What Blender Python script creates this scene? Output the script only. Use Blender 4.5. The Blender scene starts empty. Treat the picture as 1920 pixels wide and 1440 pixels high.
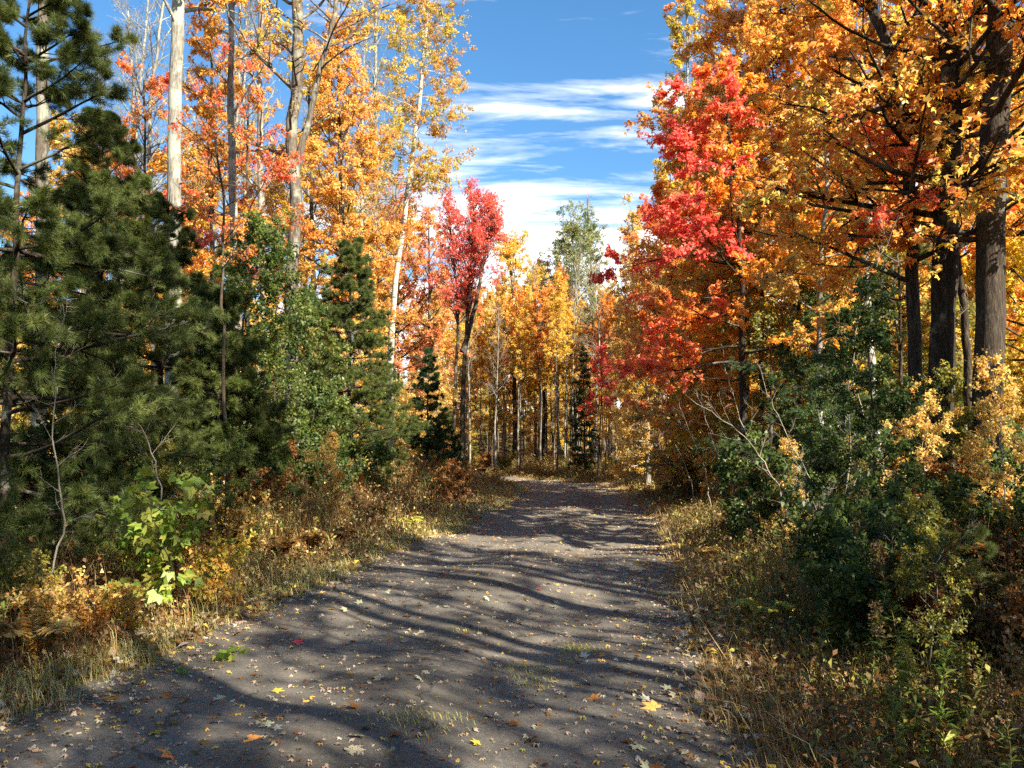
import bpy, math, random
import numpy as np
from mathutils import Vector

# ---------------------------------------------------------------- camera, sky, sun, exposure
S = bpy.context.scene
COL = S.collection
EYE = 1.6
PITCH = math.radians(4.95)
F = 1500.0 / 1920.0            # focal length in picture widths
cam_data = bpy.data.cameras.new('camera')
cam = bpy.data.objects.new('camera', cam_data)
COL.objects.link(cam)
cam_data.sensor_width = 36.0
cam_data.lens = 36.0 * F
cam_data.clip_end = 2000.0
cam.location = (0, 0, EYE)
cam.rotation_euler = (math.pi / 2 + PITCH, 0, 0)
S.camera = cam

SUN_AZ, SUN_EL = math.radians(135), math.radians(36)
SUNV = Vector((math.cos(SUN_EL) * math.sin(SUN_AZ), math.cos(SUN_EL) * math.cos(SUN_AZ), math.sin(SUN_EL)))
sl = bpy.data.lights.new('sun', 'SUN')
sl.energy = 5.0
sl.angle = math.radians(0.5)
sl.color = (1.0, 0.91, 0.76)
sun = bpy.data.objects.new('sun', sl)
COL.objects.link(sun)
sun.rotation_euler = SUNV.to_track_quat('Z', 'Y').to_euler()

S.view_settings.view_transform = 'Standard'
S.view_settings.look = 'None'
S.view_settings.exposure = 1.85
S.view_settings.gamma = 1.0
S.view_settings.use_curve_mapping = False
S.cycles.max_bounces = 10
S.cycles.diffuse_bounces = 6
S.cycles.transmission_bounces = 5
S.cycles.glossy_bounces = 2
S.cycles.caustics_reflective = False
S.cycles.caustics_refractive = False
S.cycles.use_denoising = False


def N(nt, typ, **kw):
    n = nt.nodes.new(typ)
    for k, v in kw.items():
        if k.startswith('_'):
            setattr(n, k[1:], v)
        else:
            n.inputs[k.replace('__', ' ')].default_value = v
    return n


def L(nt, a, b):
    nt.links.new(a, b)


def math_node(nt, op, a, b=None, clamp=False):
    n = nt.nodes.new('ShaderNodeMath')
    n.inputs[2].default_value = 0.5
    n.operation = op
    n.use_clamp = clamp
    for i, v in enumerate((a, b)):
        if v is None:
            continue
        if isinstance(v, (int, float)):
            n.inputs[i].default_value = v
        else:
            L(nt, v, n.inputs[i])
    return n.outputs[0]


def ramp(nt, fac, stops, interp='LINEAR'):
    r = nt.nodes.new('ShaderNodeValToRGB')
    r.color_ramp.interpolation = interp
    el = r.color_ramp.elements
    while len(el) < len(stops):
        el.new(0.5)
    for e, (p, c) in zip(el, stops):
        e.position = p
        e.color = (c, c, c, 1) if isinstance(c, (int, float)) else (*c, 1)
    L(nt, fac, r.inputs[0])
    return r.outputs[0]


def mixc(nt, fac, a, b, blend='MIX'):
    m = nt.nodes.new('ShaderNodeMix')
    m.data_type = 'RGBA'
    m.blend_type = blend
    for sock, v in ((m.inputs[0], fac), (m.inputs[6], a), (m.inputs[7], b)):
        if isinstance(v, (int, float)):
            sock.default_value = v
        elif isinstance(v, tuple):
            sock.default_value = (*v, 1)
        else:
            L(nt, v, sock)
    return m.outputs[2]


def build_world():
    w = bpy.data.worlds.new("World")
    S.world = w
    w.use_nodes = True
    nt = w.node_tree
    bg = nt.nodes['Background']
    sky = nt.nodes.new('ShaderNodeTexSky')
    sky.sky_type = 'NISHITA'
    sky.sun_disc = False
    sky.sun_elevation = SUN_EL
    sky.sun_rotation = SUN_AZ
    sky.altitude = 300
    sky.air_density = 1.0
    sky.dust_density = 0.2
    sky.ozone_density = 2.5
    tc = nt.nodes.new('ShaderNodeTexCoord')
    sep = nt.nodes.new('ShaderNodeSeparateXYZ')
    L(nt, tc.outputs['Generated'], sep.inputs[0])
    x, y, z = sep.outputs
    zz = math_node(nt, 'ADD', math_node(nt, 'MAXIMUM', z, 0.0), 0.12)
    px = math_node(nt, 'DIVIDE', x, zz)
    py = math_node(nt, 'DIVIDE', y, zz)
    cmb = nt.nodes.new('ShaderNodeCombineXYZ')
    L(nt, px, cmb.inputs[0])
    L(nt, math_node(nt, 'MULTIPLY', py, 3.4), cmb.inputs[1])
    rot = N(nt, 'ShaderNodeMapping')
    rot.inputs['Rotation'].default_value = (0, 0, math.radians(-15))
    rot.inputs['Location'].default_value = (3.1, 1.4, 0)
    L(nt, cmb.outputs[0], rot.inputs[0])
    n1 = N(nt, 'ShaderNodeTexNoise', Scale=0.8, Detail=9.0, Roughness=0.56, Distortion=0.35)
    L(nt, rot.outputs[0], n1.inputs['Vector'])
    n2 = N(nt, 'ShaderNodeTexNoise', Scale=2.4, Detail=8.0, Roughness=0.6, Distortion=0.5)
    L(nt, rot.outputs[0], n2.inputs['Vector'])
    f = math_node(nt, 'ADD', math_node(nt, 'MULTIPLY', n1.outputs[0], 0.62), math_node(nt, 'MULTIPLY', n2.outputs[0], 0.38))
    # a bank of cloud low in the sky, thinning upwards
    bank = ramp(nt, z, [(0.0, 0.30), (0.25, 0.24), (0.33, 0.155), (0.42, 0.09), (0.50, 0.03), (0.60, 0.0)])
    ahead = ramp(nt, math_node(nt, 'MULTIPLY_ADD', x, 0.5), [(0.30, 0.0), (0.47, 1.0), (0.65, 1.0), (0.80, 0.2)])     # x is shifted to 0..1 below
    bank = math_node(nt, 'MULTIPLY', bank, ahead)
    f = math_node(nt, 'ADD', f, bank)
    cl = ramp(nt, f, [(0.60, 0.0), (0.655, 0.30), (0.70, 0.80), (0.75, 1.0)])
    cl = math_node(nt, 'MULTIPLY', cl, ramp(nt, y, [(0.0, 0.25), (0.4, 1.0)]))
    hsv = N(nt, 'ShaderNodeHueSaturation', Hue=0.495, Saturation=1.22, Value=1.05)
    L(nt, sky.outputs[0], hsv.inputs['Color'])
    out = mixc(nt, cl, hsv.outputs[0], (8.5, 8.45, 8.4))
    L(nt, out, bg.inputs[0])
    bg.inputs[1].default_value = 0.066


build_world()


# ---------------------------------------------------------------- picture helpers (metres from picture directions)
def P(u, v, d):
    """World point at forward distance d (metres along +Y) seen at photo pixel u, v."""
    X, Yc = (u - 960) / 1500.0, (720 - v) / 1500.0
    cy = math.cos(PITCH) - Yc * math.sin(PITCH)
    cz = math.sin(PITCH) + Yc * math.cos(PITCH)
    s = d / cy
    return np.array([X * s, d, EYE + cz * s])


# ---------------------------------------------------------------- materials
def material(name):
    m = bpy.data.materials.new(name)
    m.use_nodes = True
    nt = m.node_tree
    nt.nodes.clear()
    out = nt.nodes.new('ShaderNodeOutputMaterial')
    return m, nt, out


def leaf_material(name, transl=0.54, gloss=0.025, rough=0.5):
    m, nt, out = material(name)
    at = nt.nodes.new('ShaderNodeAttribute')
    at.attribute_name = 'col'
    df = N(nt, 'ShaderNodeBsdfDiffuse')
    tr = N(nt, 'ShaderNodeBsdfTranslucent')
    gl = N(nt, 'ShaderNodeBsdfGlossy', Roughness=rough)
    gl.inputs['Color'].default_value = (1, 1, 1, 1)
    L(nt, at.outputs['Color'], df.inputs['Color'])
    g = N(nt, 'ShaderNodeHueSaturation', Saturation=1.05, Value=1.15)
    L(nt, at.outputs['Color'], g.inputs['Color'])
    L(nt, g.outputs[0], tr.inputs['Color'])
    m1 = nt.nodes.new('ShaderNodeMixShader')
    m1.inputs[0].default_value = transl
    L(nt, df.outputs[0], m1.inputs[1])
    L(nt, tr.outputs[0], m1.inputs[2])
    m2 = nt.nodes.new('ShaderNodeMixShader')
    m2.inputs[0].default_value = gloss
    L(nt, m1.outputs[0], m2.inputs[1])
    L(nt, gl.outputs[0], m2.inputs[2])
    L(nt, m2.outputs[0], out.inputs[0])
    return m


def bark_material(name, dark, mid, light, lichen=0.0, stretch=(9, 9, 1.6), birch=False):
    m, nt, out = material(name)
    tc = nt.nodes.new('ShaderNodeTexCoord')
    mp = N(nt, 'ShaderNodeMapping')
    mp.inputs['Scale'].default_value = stretch
    L(nt, tc.outputs['Object'], mp.inputs[0])
    n1 = N(nt, 'ShaderNodeTexNoise', Scale=2.2, Detail=7.0, Roughness=0.65, Distortion=0.3)
    L(nt, mp.outputs[0], n1.inputs['Vector'])
    c = ramp(nt, n1.outputs[0], [(0.30, dark), (0.52, mid), (0.72, light)])
    n2 = N(nt, 'ShaderNodeTexNoise', Scale=1.7, Detail=5.0, Roughness=0.6)
    L(nt, tc.outputs['Object'], n2.inputs['Vector'])
    if lichen:
        k = ramp(nt, n2.outputs[0], [(0.56 - lichen * 0.1, 0.0), (0.64 - lichen * 0.1, lichen)])
        c = mixc(nt, k, c, (0.36, 0.38, 0.30))
    if birch:
        mp2 = N(nt, 'ShaderNodeMapping')
        mp2.inputs['Scale'].default_value = (2.2, 2.2, 13)
        L(nt, tc.outputs['Object'], mp2.inputs[0])
        n3 = N(nt, 'ShaderNodeTexNoise', Scale=1.6, Detail=4.0, Roughness=0.6)
        L(nt, mp2.outputs[0], n3.inputs['Vector'])
        k = ramp(nt, n3.outputs[0], [(0.56, 0.0), (0.62, 0.85)])
        c = mixc(nt, k, c, (0.05, 0.04, 0.035))
    b = N(nt, 'ShaderNodeBsdfPrincipled', Roughness=0.9)
    b.inputs['Specular IOR Level'].default_value = 0.15
    L(nt, c, b.inputs['Base Color'])
    bp = N(nt, 'ShaderNodeBump', Strength=0.9 if not birch else 0.2, Distance=0.035)
    L(nt, n1.outputs[0], bp.inputs['Height'])
    L(nt, bp.outputs[0], b.inputs['Normal'])
    L(nt, b.outputs[0], out.inputs[0])
    return m


def ground_material():
    m, nt, out = material('forest_floor')
    tc = nt.nodes.new('ShaderNodeTexCoord')
    vo = N(nt, 'ShaderNodeTexVoronoi', Scale=16.0, Randomness=1.0)
    L(nt, tc.outputs['Object'], vo.inputs['Vector'])
    hs = nt.nodes.new('ShaderNodeSeparateColor')
    L(nt, vo.outputs['Color'], hs.inputs[0])
    c = ramp(nt, hs.outputs[0], [(0.0, (0.035, 0.02, 0.01)), (0.35, (0.10, 0.05, 0.02)), (0.6, (0.17, 0.085, 0.03)), (0.8, (0.25, 0.14, 0.045)), (1.0, (0.33, 0.20, 0.09))])
    n1 = N(nt, 'ShaderNodeTexNoise', Scale=0.9, Detail=5.0, Roughness=0.6)
    L(nt, tc.outputs['Object'], n1.inputs['Vector'])
    k = ramp(nt, n1.outputs[0], [(0.42, 0.0), (0.62, 0.75)])
    c = mixc(nt, k, c, (0.045, 0.035, 0.018))
    b = N(nt, 'ShaderNodeBsdfPrincipled', Roughness=0.95)
    b.inputs['Specular IOR Level'].default_value = 0.1
    L(nt, c, b.inputs['Base Color'])
    bp = N(nt, 'ShaderNodeBump', Strength=0.8, Distance=0.05)
    L(nt, vo.outputs['Distance'], bp.inputs['Height'])
    L(nt, bp.outputs[0], b.inputs['Normal'])
    L(nt, b.outputs[0], out.inputs[0])
    return m


def asphalt_material():
    m, nt, out = material('old_asphalt')
    tc = nt.nodes.new('ShaderNodeTexCoord')
    o = tc.outputs['Object']
    big = N(nt, 'ShaderNodeTexNoise', Scale=0.55, Detail=5.0, Roughness=0.6)
    L(nt, o, big.inputs['Vector'])
    c = ramp(nt, big.outputs[0], [(0.30, (0.108, 0.096, 0.078)), (0.5, (0.136, 0.122, 0.100)), (0.70, (0.164, 0.148, 0.122))])
    fine = N(nt, 'ShaderNodeTexVoronoi', Scale=95.0)
    L(nt, o, fine.inputs['Vector'])
    fs = nt.nodes.new('ShaderNodeSeparateColor')
    L(nt, fine.outputs['Color'], fs.inputs[0])
    sp = ramp(nt, fs.outputs[0], [(0.0, 0.75), (0.6, 0.97), (0.9, 1.12), (1.0, 1.5)])
    c = mixc(nt, 1.0, c, sp, 'MULTIPLY')
    # wheel tracks worn pale, dirt and moss gathered along the crown and the edges
    la = nt.nodes.new('ShaderNodeAttribute')
    la.attribute_name = 'lat'
    wob = math_node(nt, 'ADD', math_node(nt, 'MULTIPLY', math_node(nt, 'ABSOLUTE', la.outputs['Fac']), 0.42), math_node(nt, 'MULTIPLY', math_node(nt, 'SUBTRACT', big.outputs[0], 0.5), 0.6))
    wear = ramp(nt, wob, [(0.05, 0.80), (0.40, 1.10), (0.62, 1.0), (0.80, 0.78)])
    wear.node.color_ramp.elements[0].position = 0.02
    c = mixc(nt, 1.0, c, wear, 'MULTIPLY')
    # soil and broken leaf in patches
    dn = N(nt, 'ShaderNodeTexNoise', Scale=2.6, Detail=7.0, Roughness=0.7)
    L(nt, o, dn.inputs['Vector'])
    dk = ramp(nt, dn.outputs[0], [(0.54, 0.0), (0.70, 0.55)])
    c = mixc(nt, dk, c, (0.115, 0.094, 0.068))
    # cracks
    dw = N(nt, 'ShaderNodeTexNoise', Scale=1.6, Detail=4.0)
    L(nt, o, dw.inputs['Vector'])
    va = nt.nodes.new('ShaderNodeVectorMath')
    va.operation = 'MULTIPLY_ADD'
    L(nt, dw.outputs['Color'], va.inputs[0])
    va.inputs[1].default_value = (0.9, 0.9, 0.0)
    L(nt, o, va.inputs[2])
    cr = N(nt, 'ShaderNodeTexVoronoi', Scale=0.42, _feature='DISTANCE_TO_EDGE')
    L(nt, va.outputs[0], cr.inputs['Vector'])
    ck = math_node(nt, 'MULTIPLY', ramp(nt, dn.outputs[0], [(0.40, 0.1), (0.55, 1.0)]), ramp(nt, cr.outputs['Distance'], [(0.0, 0.75), (0.004, 0.5), (0.008, 0.0)]))
    c = mixc(nt, ck, c, (0.02, 0.018, 0.016))
    b = N(nt, 'ShaderNodeBsdfPrincipled', Roughness=0.82)
    b.inputs['Specular IOR Level'].default_value = 0.3
    L(nt, c, b.inputs['Base Color'])
    h = math_node(nt, 'SUBTRACT', math_node(nt, 'MULTIPLY', fine.outputs['Distance'], -0.5), math_node(nt, 'MULTIPLY', ck, 1.5))
    bp = N(nt, 'ShaderNodeBump', Strength=0.35, Distance=0.008)
    L(nt, h, bp.inputs['Height'])
    L(nt, bp.outputs[0], b.inputs['Normal'])
    L(nt, b.outputs[0], out.inputs[0])
    return m


M_LEAF = leaf_material('leaf')
M_NEEDLE = leaf_material('needle', transl=0.35, gloss=0.02, rough=0.5)
M_DRY = leaf_material('dry_leaf', transl=0.25, gloss=0.03, rough=0.6)
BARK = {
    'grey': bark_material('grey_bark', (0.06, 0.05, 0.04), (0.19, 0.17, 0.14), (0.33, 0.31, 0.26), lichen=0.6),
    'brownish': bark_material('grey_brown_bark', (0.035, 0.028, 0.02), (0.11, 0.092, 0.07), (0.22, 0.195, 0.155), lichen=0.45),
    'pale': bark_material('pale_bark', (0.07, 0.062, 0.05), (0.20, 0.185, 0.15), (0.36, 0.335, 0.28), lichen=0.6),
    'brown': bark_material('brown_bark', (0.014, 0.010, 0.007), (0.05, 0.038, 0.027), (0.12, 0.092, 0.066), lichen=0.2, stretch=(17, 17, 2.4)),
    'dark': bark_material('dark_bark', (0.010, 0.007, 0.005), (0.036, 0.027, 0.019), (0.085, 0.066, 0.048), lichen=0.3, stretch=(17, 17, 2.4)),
    'birch': bark_material('birch_bark', (0.28, 0.255, 0.205), (0.42, 0.39, 0.325), (0.54, 0.505, 0.44), birch=True, stretch=(4, 4, 4)),
    'twig': bark_material('twig_bark', (0.13, 0.11, 0.08), (0.28, 0.245, 0.19), (0.42, 0.38, 0.31)),
    'stalk': bark_material('stalk', (0.10, 0.07, 0.03), (0.20, 0.15, 0.07), (0.32, 0.25, 0.13)),
}

# palettes: real leaf colours, ordered so that neighbours blend
PAL = {
    'gold': [(0.70, 0.44, 0.08), (0.82, 0.52, 0.09), (0.84, 0.62, 0.12), (0.78, 0.42, 0.08), (0.60, 0.52, 0.12)],
    'redorange': [(0.84, 0.24, 0.09), (0.84, 0.34, 0.08), (0.84, 0.44, 0.09), (0.82, 0.18, 0.09)],
    'amber': [(0.82, 0.36, 0.09), (0.84, 0.42, 0.09), (0.80, 0.45, 0.10), (0.86, 0.54, 0.11), (0.84, 0.30, 0.09), (0.84, 0.60, 0.13), (0.66, 0.52, 0.12)],
    'goldorange': [(0.80, 0.42, 0.10), (0.80, 0.50, 0.11), (0.78, 0.36, 0.10), (0.80, 0.55, 0.15)],
    'yellow': [(0.82, 0.62, 0.08), (0.85, 0.56, 0.06), (0.62, 0.55, 0.10), (0.75, 0.42, 0.05)],
    'birchleaf': [(0.80, 0.55, 0.07), (0.55, 0.46, 0.08), (0.36, 0.33, 0.07), (0.78, 0.42, 0.06), (0.45, 0.28, 0.10)],
    'orange': [(0.82, 0.42, 0.08), (0.84, 0.33, 0.08), (0.82, 0.50, 0.09), (0.76, 0.26, 0.07)],
    'salmon': [(0.80, 0.40, 0.15), (0.84, 0.33, 0.13), (0.76, 0.30, 0.12), (0.82, 0.50, 0.15)],
    'red': [(0.93, 0.19, 0.14), (0.92, 0.14, 0.12), (0.93, 0.27, 0.15), (0.74, 0.08, 0.09), (0.80, 0.30, 0.12)],
    'redgold': [(0.92, 0.17, 0.13), (0.90, 0.25, 0.11), (0.82, 0.32, 0.06), (0.80, 0.42, 0.07)],
    'russet': [(0.20, 0.075, 0.02), (0.30, 0.13, 0.03), (0.15, 0.06, 0.02), (0.36, 0.19, 0.045)],
    'copper': [(0.66, 0.43, 0.12), (0.76, 0.52, 0.14), (0.56, 0.33, 0.09), (0.80, 0.62, 0.20)],
    'olive': [(0.20, 0.20, 0.04), (0.32, 0.29, 0.05), (0.14, 0.17, 0.04), (0.50, 0.40, 0.07)],
    'green': [(0.06, 0.105, 0.024), (0.085, 0.135, 0.03), (0.13, 0.17, 0.036), (0.05, 0.085, 0.024)],
    'midgreen': [(0.10, 0.16, 0.03), (0.15, 0.20, 0.04), (0.24, 0.26, 0.05), (0.08, 0.13, 0.028)],
    'lime': [(0.26, 0.37, 0.06), (0.34, 0.43, 0.08), (0.20, 0.31, 0.05), (0.48, 0.48, 0.10)],
    'yellowgreen': [(0.42, 0.44, 0.07), (0.55, 0.50, 0.08), (0.33, 0.38, 0.06), (0.66, 0.52, 0.08)],
    'bluegreen': [(0.14, 0.20, 0.07), (0.21, 0.26, 0.09), (0.30, 0.32, 0.11), (0.36, 0.33, 0.12)],
    'tan': [(0.50, 0.38, 0.24), (0.62, 0.50, 0.35), (0.36, 0.24, 0.13), (0.70, 0.60, 0.46)],
    'pine': [(0.062, 0.088, 0.022), (0.090, 0.118, 0.028), (0.13, 0.160, 0.036), (0.070, 0.092, 0.028)],
    'darkpine': [(0.040, 0.078, 0.026), (0.056, 0.100, 0.032), (0.082, 0.130, 0.040)],
    'hemlock': [(0.055, 0.095, 0.024), (0.085, 0.135, 0.032), (0.15, 0.22, 0.05)],
    'dryweed': [(0.15, 0.09, 0.035), (0.24, 0.15, 0.055), (0.10, 0.055, 0.022), (0.32, 0.22, 0.09)],
    'strawgrass': [(0.36, 0.25, 0.10), (0.22, 0.14, 0.05), (0.30, 0.24, 0.08), (0.46, 0.33, 0.15)],
    'drygrass': [(0.50, 0.40, 0.18), (0.38, 0.34, 0.10), (0.25, 0.27, 0.07), (0.58, 0.47, 0.22)],
}


def pal_color(rng, name, c, jitter=0.16):
    p = np.array(PAL[name])
    t = np.clip(c, 0, 0.9999) * (len(p) - 1)
    i = t.astype(int)
    f = (t - i)[:, None]
    col = p[i] * (1 - f) + p[np.minimum(i + 1, len(p) - 1)] * f
    col = col * (1 + rng.normal(0, jitter, (len(c), 1)))
    col = col * (1 + rng.normal(0, 0.06, col.shape))
    return np.clip(col, 0.008, 0.9)


# ---------------------------------------------------------------- mesh collecting
def norm(a):
    return a / np.maximum(np.linalg.norm(a, axis=-1, keepdims=True), 1e-9)


class Geo:
    def __init__(self):
        self.v, self.q, self.t, self.qc, self.tc, self.qm, self.tm = [], [], [], [], [], [], []
        self.n = 0

    def add(self, verts, quads=None, tris=None, qcol=None, tcol=None, mat=0):
        if quads is not None and len(quads):
            self.q.append(quads + self.n)
            self.qc.append(np.broadcast_to(qcol if qcol is not None else np.array([.2, .2, .2]), (len(quads), 3)))
            self.qm.append(np.full(len(quads), mat))
        if tris is not None and len(tris):
            self.t.append(tris + self.n)
            self.tc.append(np.broadcast_to(tcol if tcol is not None else np.array([.2, .2, .2]), (len(tris), 3)))
            self.tm.append(np.full(len(tris), mat))
        self.v.append(verts)
        self.n += len(verts)

    def tubes(self, pts, rad, k=6, mat=0, lobes=None):
        """pts (B,n,3), rad (B,n)."""
        B, n, _ = pts.shape
        if B == 0:
            return
        tg = norm(np.gradient(pts, axis=1))
        mt = norm(tg.mean(axis=1))
        ref = np.where(np.abs(mt[:, 2:3]) < 0.8, np.array([[0., 0., 1.]]), np.array([[1., 0., 0.]]))[:, None, :]
        n1 = norm(np.cross(tg, np.broadcast_to(ref, tg.shape)))
        n2 = np.cross(tg, n1)
        a = np.arange(k) * 2 * np.pi / k
        r = rad[:, :, None, None] * np.ones((1, 1, k, 1))
        if lobes is not None:
            r = r * lobes(np.arange(n)[None, :, None, None] / (n - 1), a[None, None, :, None])
        ring = pts[:, :, None, :] + r * (np.cos(a)[None, None, :, None] * n1[:, :, None, :] + np.sin(a)[None, None, :, None] * n2[:, :, None, :])
        idx = np.arange(B * n * k).reshape(B, n, k)
        i2 = np.roll(idx, -1, axis=2)
        q = np.stack([idx[:, :-1], i2[:, :-1], i2[:, 1:], idx[:, 1:]], axis=-1).reshape(-1, 4)
        self.add(ring.reshape(-1, 3), quads=q, mat=mat)

    def leaves(self, pos, axis, nrm, length, width, col, shape='kite', mat=0, curl=0.12):
        axis = norm(axis)
        side = norm(np.cross(nrm, axis))
        nn = np.cross(axis, side)
        lobes = {'kite': [(0.0, 1.0, 1.0)],
                 'maple': [(0.0, 1.0, 0.62), (0.95, 0.82, 0.55), (-0.95, 0.82, 0.55)],
                 'maple5': [(0.0, 1.0, 0.50), (0.75, 0.92, 0.48), (-0.75, 0.92, 0.48), (1.65, 0.55, 0.42), (-1.65, 0.55, 0.42)]}[shape]
        for (ang, sc, wd) in lobes:
            ax = axis * math.cos(ang) + side * math.sin(ang)
            sd = side * math.cos(ang) - axis * math.sin(ang)
            l = (length * sc)[:, None]
            w = (width * wd)[:, None]
            cu = (length * curl * (0.3 + 2.2 * np.abs(np.sin(np.arange(len(length)) * 12.9898))))[:, None]
            v0 = pos
            v1 = pos + ax * l * 0.45 + sd * w * 0.5 + nn * cu
            v2 = pos + ax * l - nn * cu * 0.6
            v3 = pos + ax * l * 0.45 - sd * w * 0.5 + nn * cu
            V = np.stack([v0, v1, v2, v3], axis=1).reshape(-1, 3)
            q = np.arange(len(V)).reshape(-1, 4)
            self.add(V, quads=q, qcol=col, mat=mat)

    def needles(self, pos, axis, K, length, width, col, spread, rng, mat=0):
        T = len(pos)
        axis = norm(axis)
        r = rng.normal(0, 1, (T, K, 3))
        r = norm(r - (r * axis[:, None, :]).sum(-1, keepdims=True) * axis[:, None, :])
        d = norm(axis[:, None, :] * rng.uniform(0.25, 1.0, (T, K, 1)) + r * spread)
        d[..., 2] -= 0.12
        ln = length * rng.uniform(0.7, 1.15, (T, K, 1))
        s = norm(np.cross(d, rng.normal(0, 1, (T, K, 3)))) * width * 0.5
        b = pos[:, None, :] + d * 0.01 + axis[:, None, :] * rng.uniform(-0.03, 0.03, (T, K, 1))
        V = np.stack([b - s, b + s, b + d * ln], axis=2).reshape(-1, 3)
        t = np.arange(len(V)).reshape(-1, 3)
        self.add(V, tris=t, tcol=np.repeat(col, K, axis=0), mat=mat)

    def mesh(self, name, mats, smooth=False):
        me = bpy.data.meshes.new(name)
        V = np.concatenate(self.v) if self.v else np.zeros((0, 3))
        Q = np.concatenate(self.q) if self.q else np.zeros((0, 4), int)
        T = np.concatenate(self.t) if self.t else np.zeros((0, 3), int)
        me.vertices.add(len(V))
        me.vertices.foreach_set('co', V.astype(np.float32).ravel())
        loops = np.concatenate([Q.ravel(), T.ravel()]).astype(np.int32)
        me.loops.add(len(loops))
        me.loops.foreach_set('vertex_index', loops)
        st = np.concatenate([np.arange(len(Q)) * 4, len(Q) * 4 + np.arange(len(T)) * 3]).astype(np.int32)
        me.polygons.add(len(st))
        me.polygons.foreach_set('loop_start', st)
        mi = np.concatenate([*(self.qm), *(self.tm)]) if (self.qm or self.tm) else np.zeros(0)
        me.polygons.foreach_set('material_index', mi.astype(np.int32))
        C = np.concatenate([*(self.qc), *(self.tc)]) if (self.qc or self.tc) else np.zeros((0, 3))
        at = me.attributes.new('col', 'FLOAT_COLOR', 'FACE')
        at.data.foreach_set('color', np.concatenate([C, np.ones((len(C), 1))], axis=1).astype(np.float32).ravel())
        if smooth:
            me.polygons.foreach_set('use_smooth', np.ones(len(st), dtype=bool))
        for m in mats:
            me.materials.append(m)
        me.update(calc_edges=True)
        return me


# ---------------------------------------------------------------- objects and tags
def tag(o, label=None, cat=None, group=None, kind=None):
    if label:
        o['label'] = label
    if cat:
        o['category'] = cat
    if group:
        o['group'] = group
    if kind:
        o['kind'] = kind
    return o


def link(name, me, parent=None):
    o = bpy.data.objects.new(name, me)
    COL.objects.link(o)
    if parent:
        o.parent = parent
    return o


def thing(name, parts, loc, rot=0.0, scale=1.0, label=None, cat=None, group=None):
    """An Empty at the base with one mesh object per part; parts = [(part name, mesh)] (mesh data may be shared)."""
    e = link(name, None)
    e.empty_display_size = 0.2
    e.location = tuple(float(c) for c in loc)
    e.rotation_euler = (0, 0, rot)
    e.scale = (scale,) * 3 if isinstance(scale, (int, float)) else scale
    tag(e, label, cat, group)
    for pn, me in parts:
        if me is not None:
            link(pn, me, e)
    return e


# ---------------------------------------------------------------- terrain and road
ROAD = np.array([(-3.0, -18), (-2.35, -8), (-1.75, -2), (-1.0, 4), (-0.36, 8.9), (0.50, 14), (1.45, 20.9), (2.35, 29), (2.75, 36),
                 (2.1, 41.5), (0.2, 45.5), (-3.2, 48.6), (-8, 50.6), (-15, 52), (-30, 54)], float)
HALF = 2.15


def catmull(p, per=30):
    p = np.vstack([2 * p[0] - p[1], p, 2 * p[-1] - p[-2]])
    out = []
    for i in range(1, len(p) - 2):
        t = np.linspace(0, 1, per, endpoint=False)[:, None]
        a, b, c, d = p[i - 1], p[i], p[i + 1], p[i + 2]
        out.append(0.5 * (2 * b + (c - a) * t + (2 * a - 5 * b + 4 * c - d) * t ** 2 + (3 * b - a - 3 * c + d) * t ** 3))
    return np.vstack(out + [p[-2][None]])


CENTRE = catmull(ROAD, 24)
CT = norm(np.gradient(CENTRE, axis=0))
CN = np.stack([CT[:, 1], -CT[:, 0]], axis=1)      # points to the right of the road


def road_coords(x, y):
    """Signed lateral offset (right positive), index along the centre line."""
    x = np.asarray(x, float).ravel()
    y = np.asarray(y, float).ravel()
    lat = np.empty(len(x))
    idx = np.empty(len(x), int)
    for s in range(0, len(x), 20000):
        dx = x[s:s + 20000, None] - CENTRE[None, :, 0]
        dy = y[s:s + 20000, None] - CENTRE[None, :, 1]
        d2 = dx * dx + dy * dy
        i = d2.argmin(axis=1)
        r = np.arange(len(i))
        sg = np.sign(dx[r, i] * CN[i, 0] + dy[r, i] * CN[i, 1])
        lat[s:s + 20000] = np.sqrt(d2[r, i]) * sg
        idx[s:s + 20000] = i
    return lat, idx


def base_z(x, y):
    return (0.05 * np.sin(0.62 * y + 0.35 * x + 0.6) + 0.035 * np.sin(1.15 * y - 0.8 * x + 2.0)
            + np.clip(y - 43, 0, 160) * 0.030 + np.clip(y - 62, 0, 140) * 0.045)


def road_z(x, y, lat):
    rut = 0.05 * np.exp(-(lat / 0.45) ** 2) - 0.035 * np.exp(-((np.abs(lat) - 0.95) / 0.42) ** 2)
    rut = rut * (0.8 + 0.4 * np.sin(0.5 * y))
    return base_z(x, y) + rut - 0.012 * np.clip(np.abs(lat) - 1.5, 0, 2) ** 2 + 0.010 * np.sin(2.9 * y + 1.7 * x) * np.sin(1.9 * x - 1.1 * y)


CY = np.maximum.accumulate(CENTRE[:264, 1])


def along(y):
    """Centre-line point and right-hand normal abreast of y (road before the bend)."""
    y = np.asarray(y, float)
    k = np.arange(len(CY))
    t = np.interp(y, CY, k)
    f = lambda A: np.stack([np.interp(t, np.arange(len(A)), A[:, j]) for j in range(2)], -1)
    return f(CENTRE), norm(f(CN))


def smooth(a, b, x):
    t = np.clip((x - a) / (b - a), 0, 1)
    return t * t * (3 - 2 * t)


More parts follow.
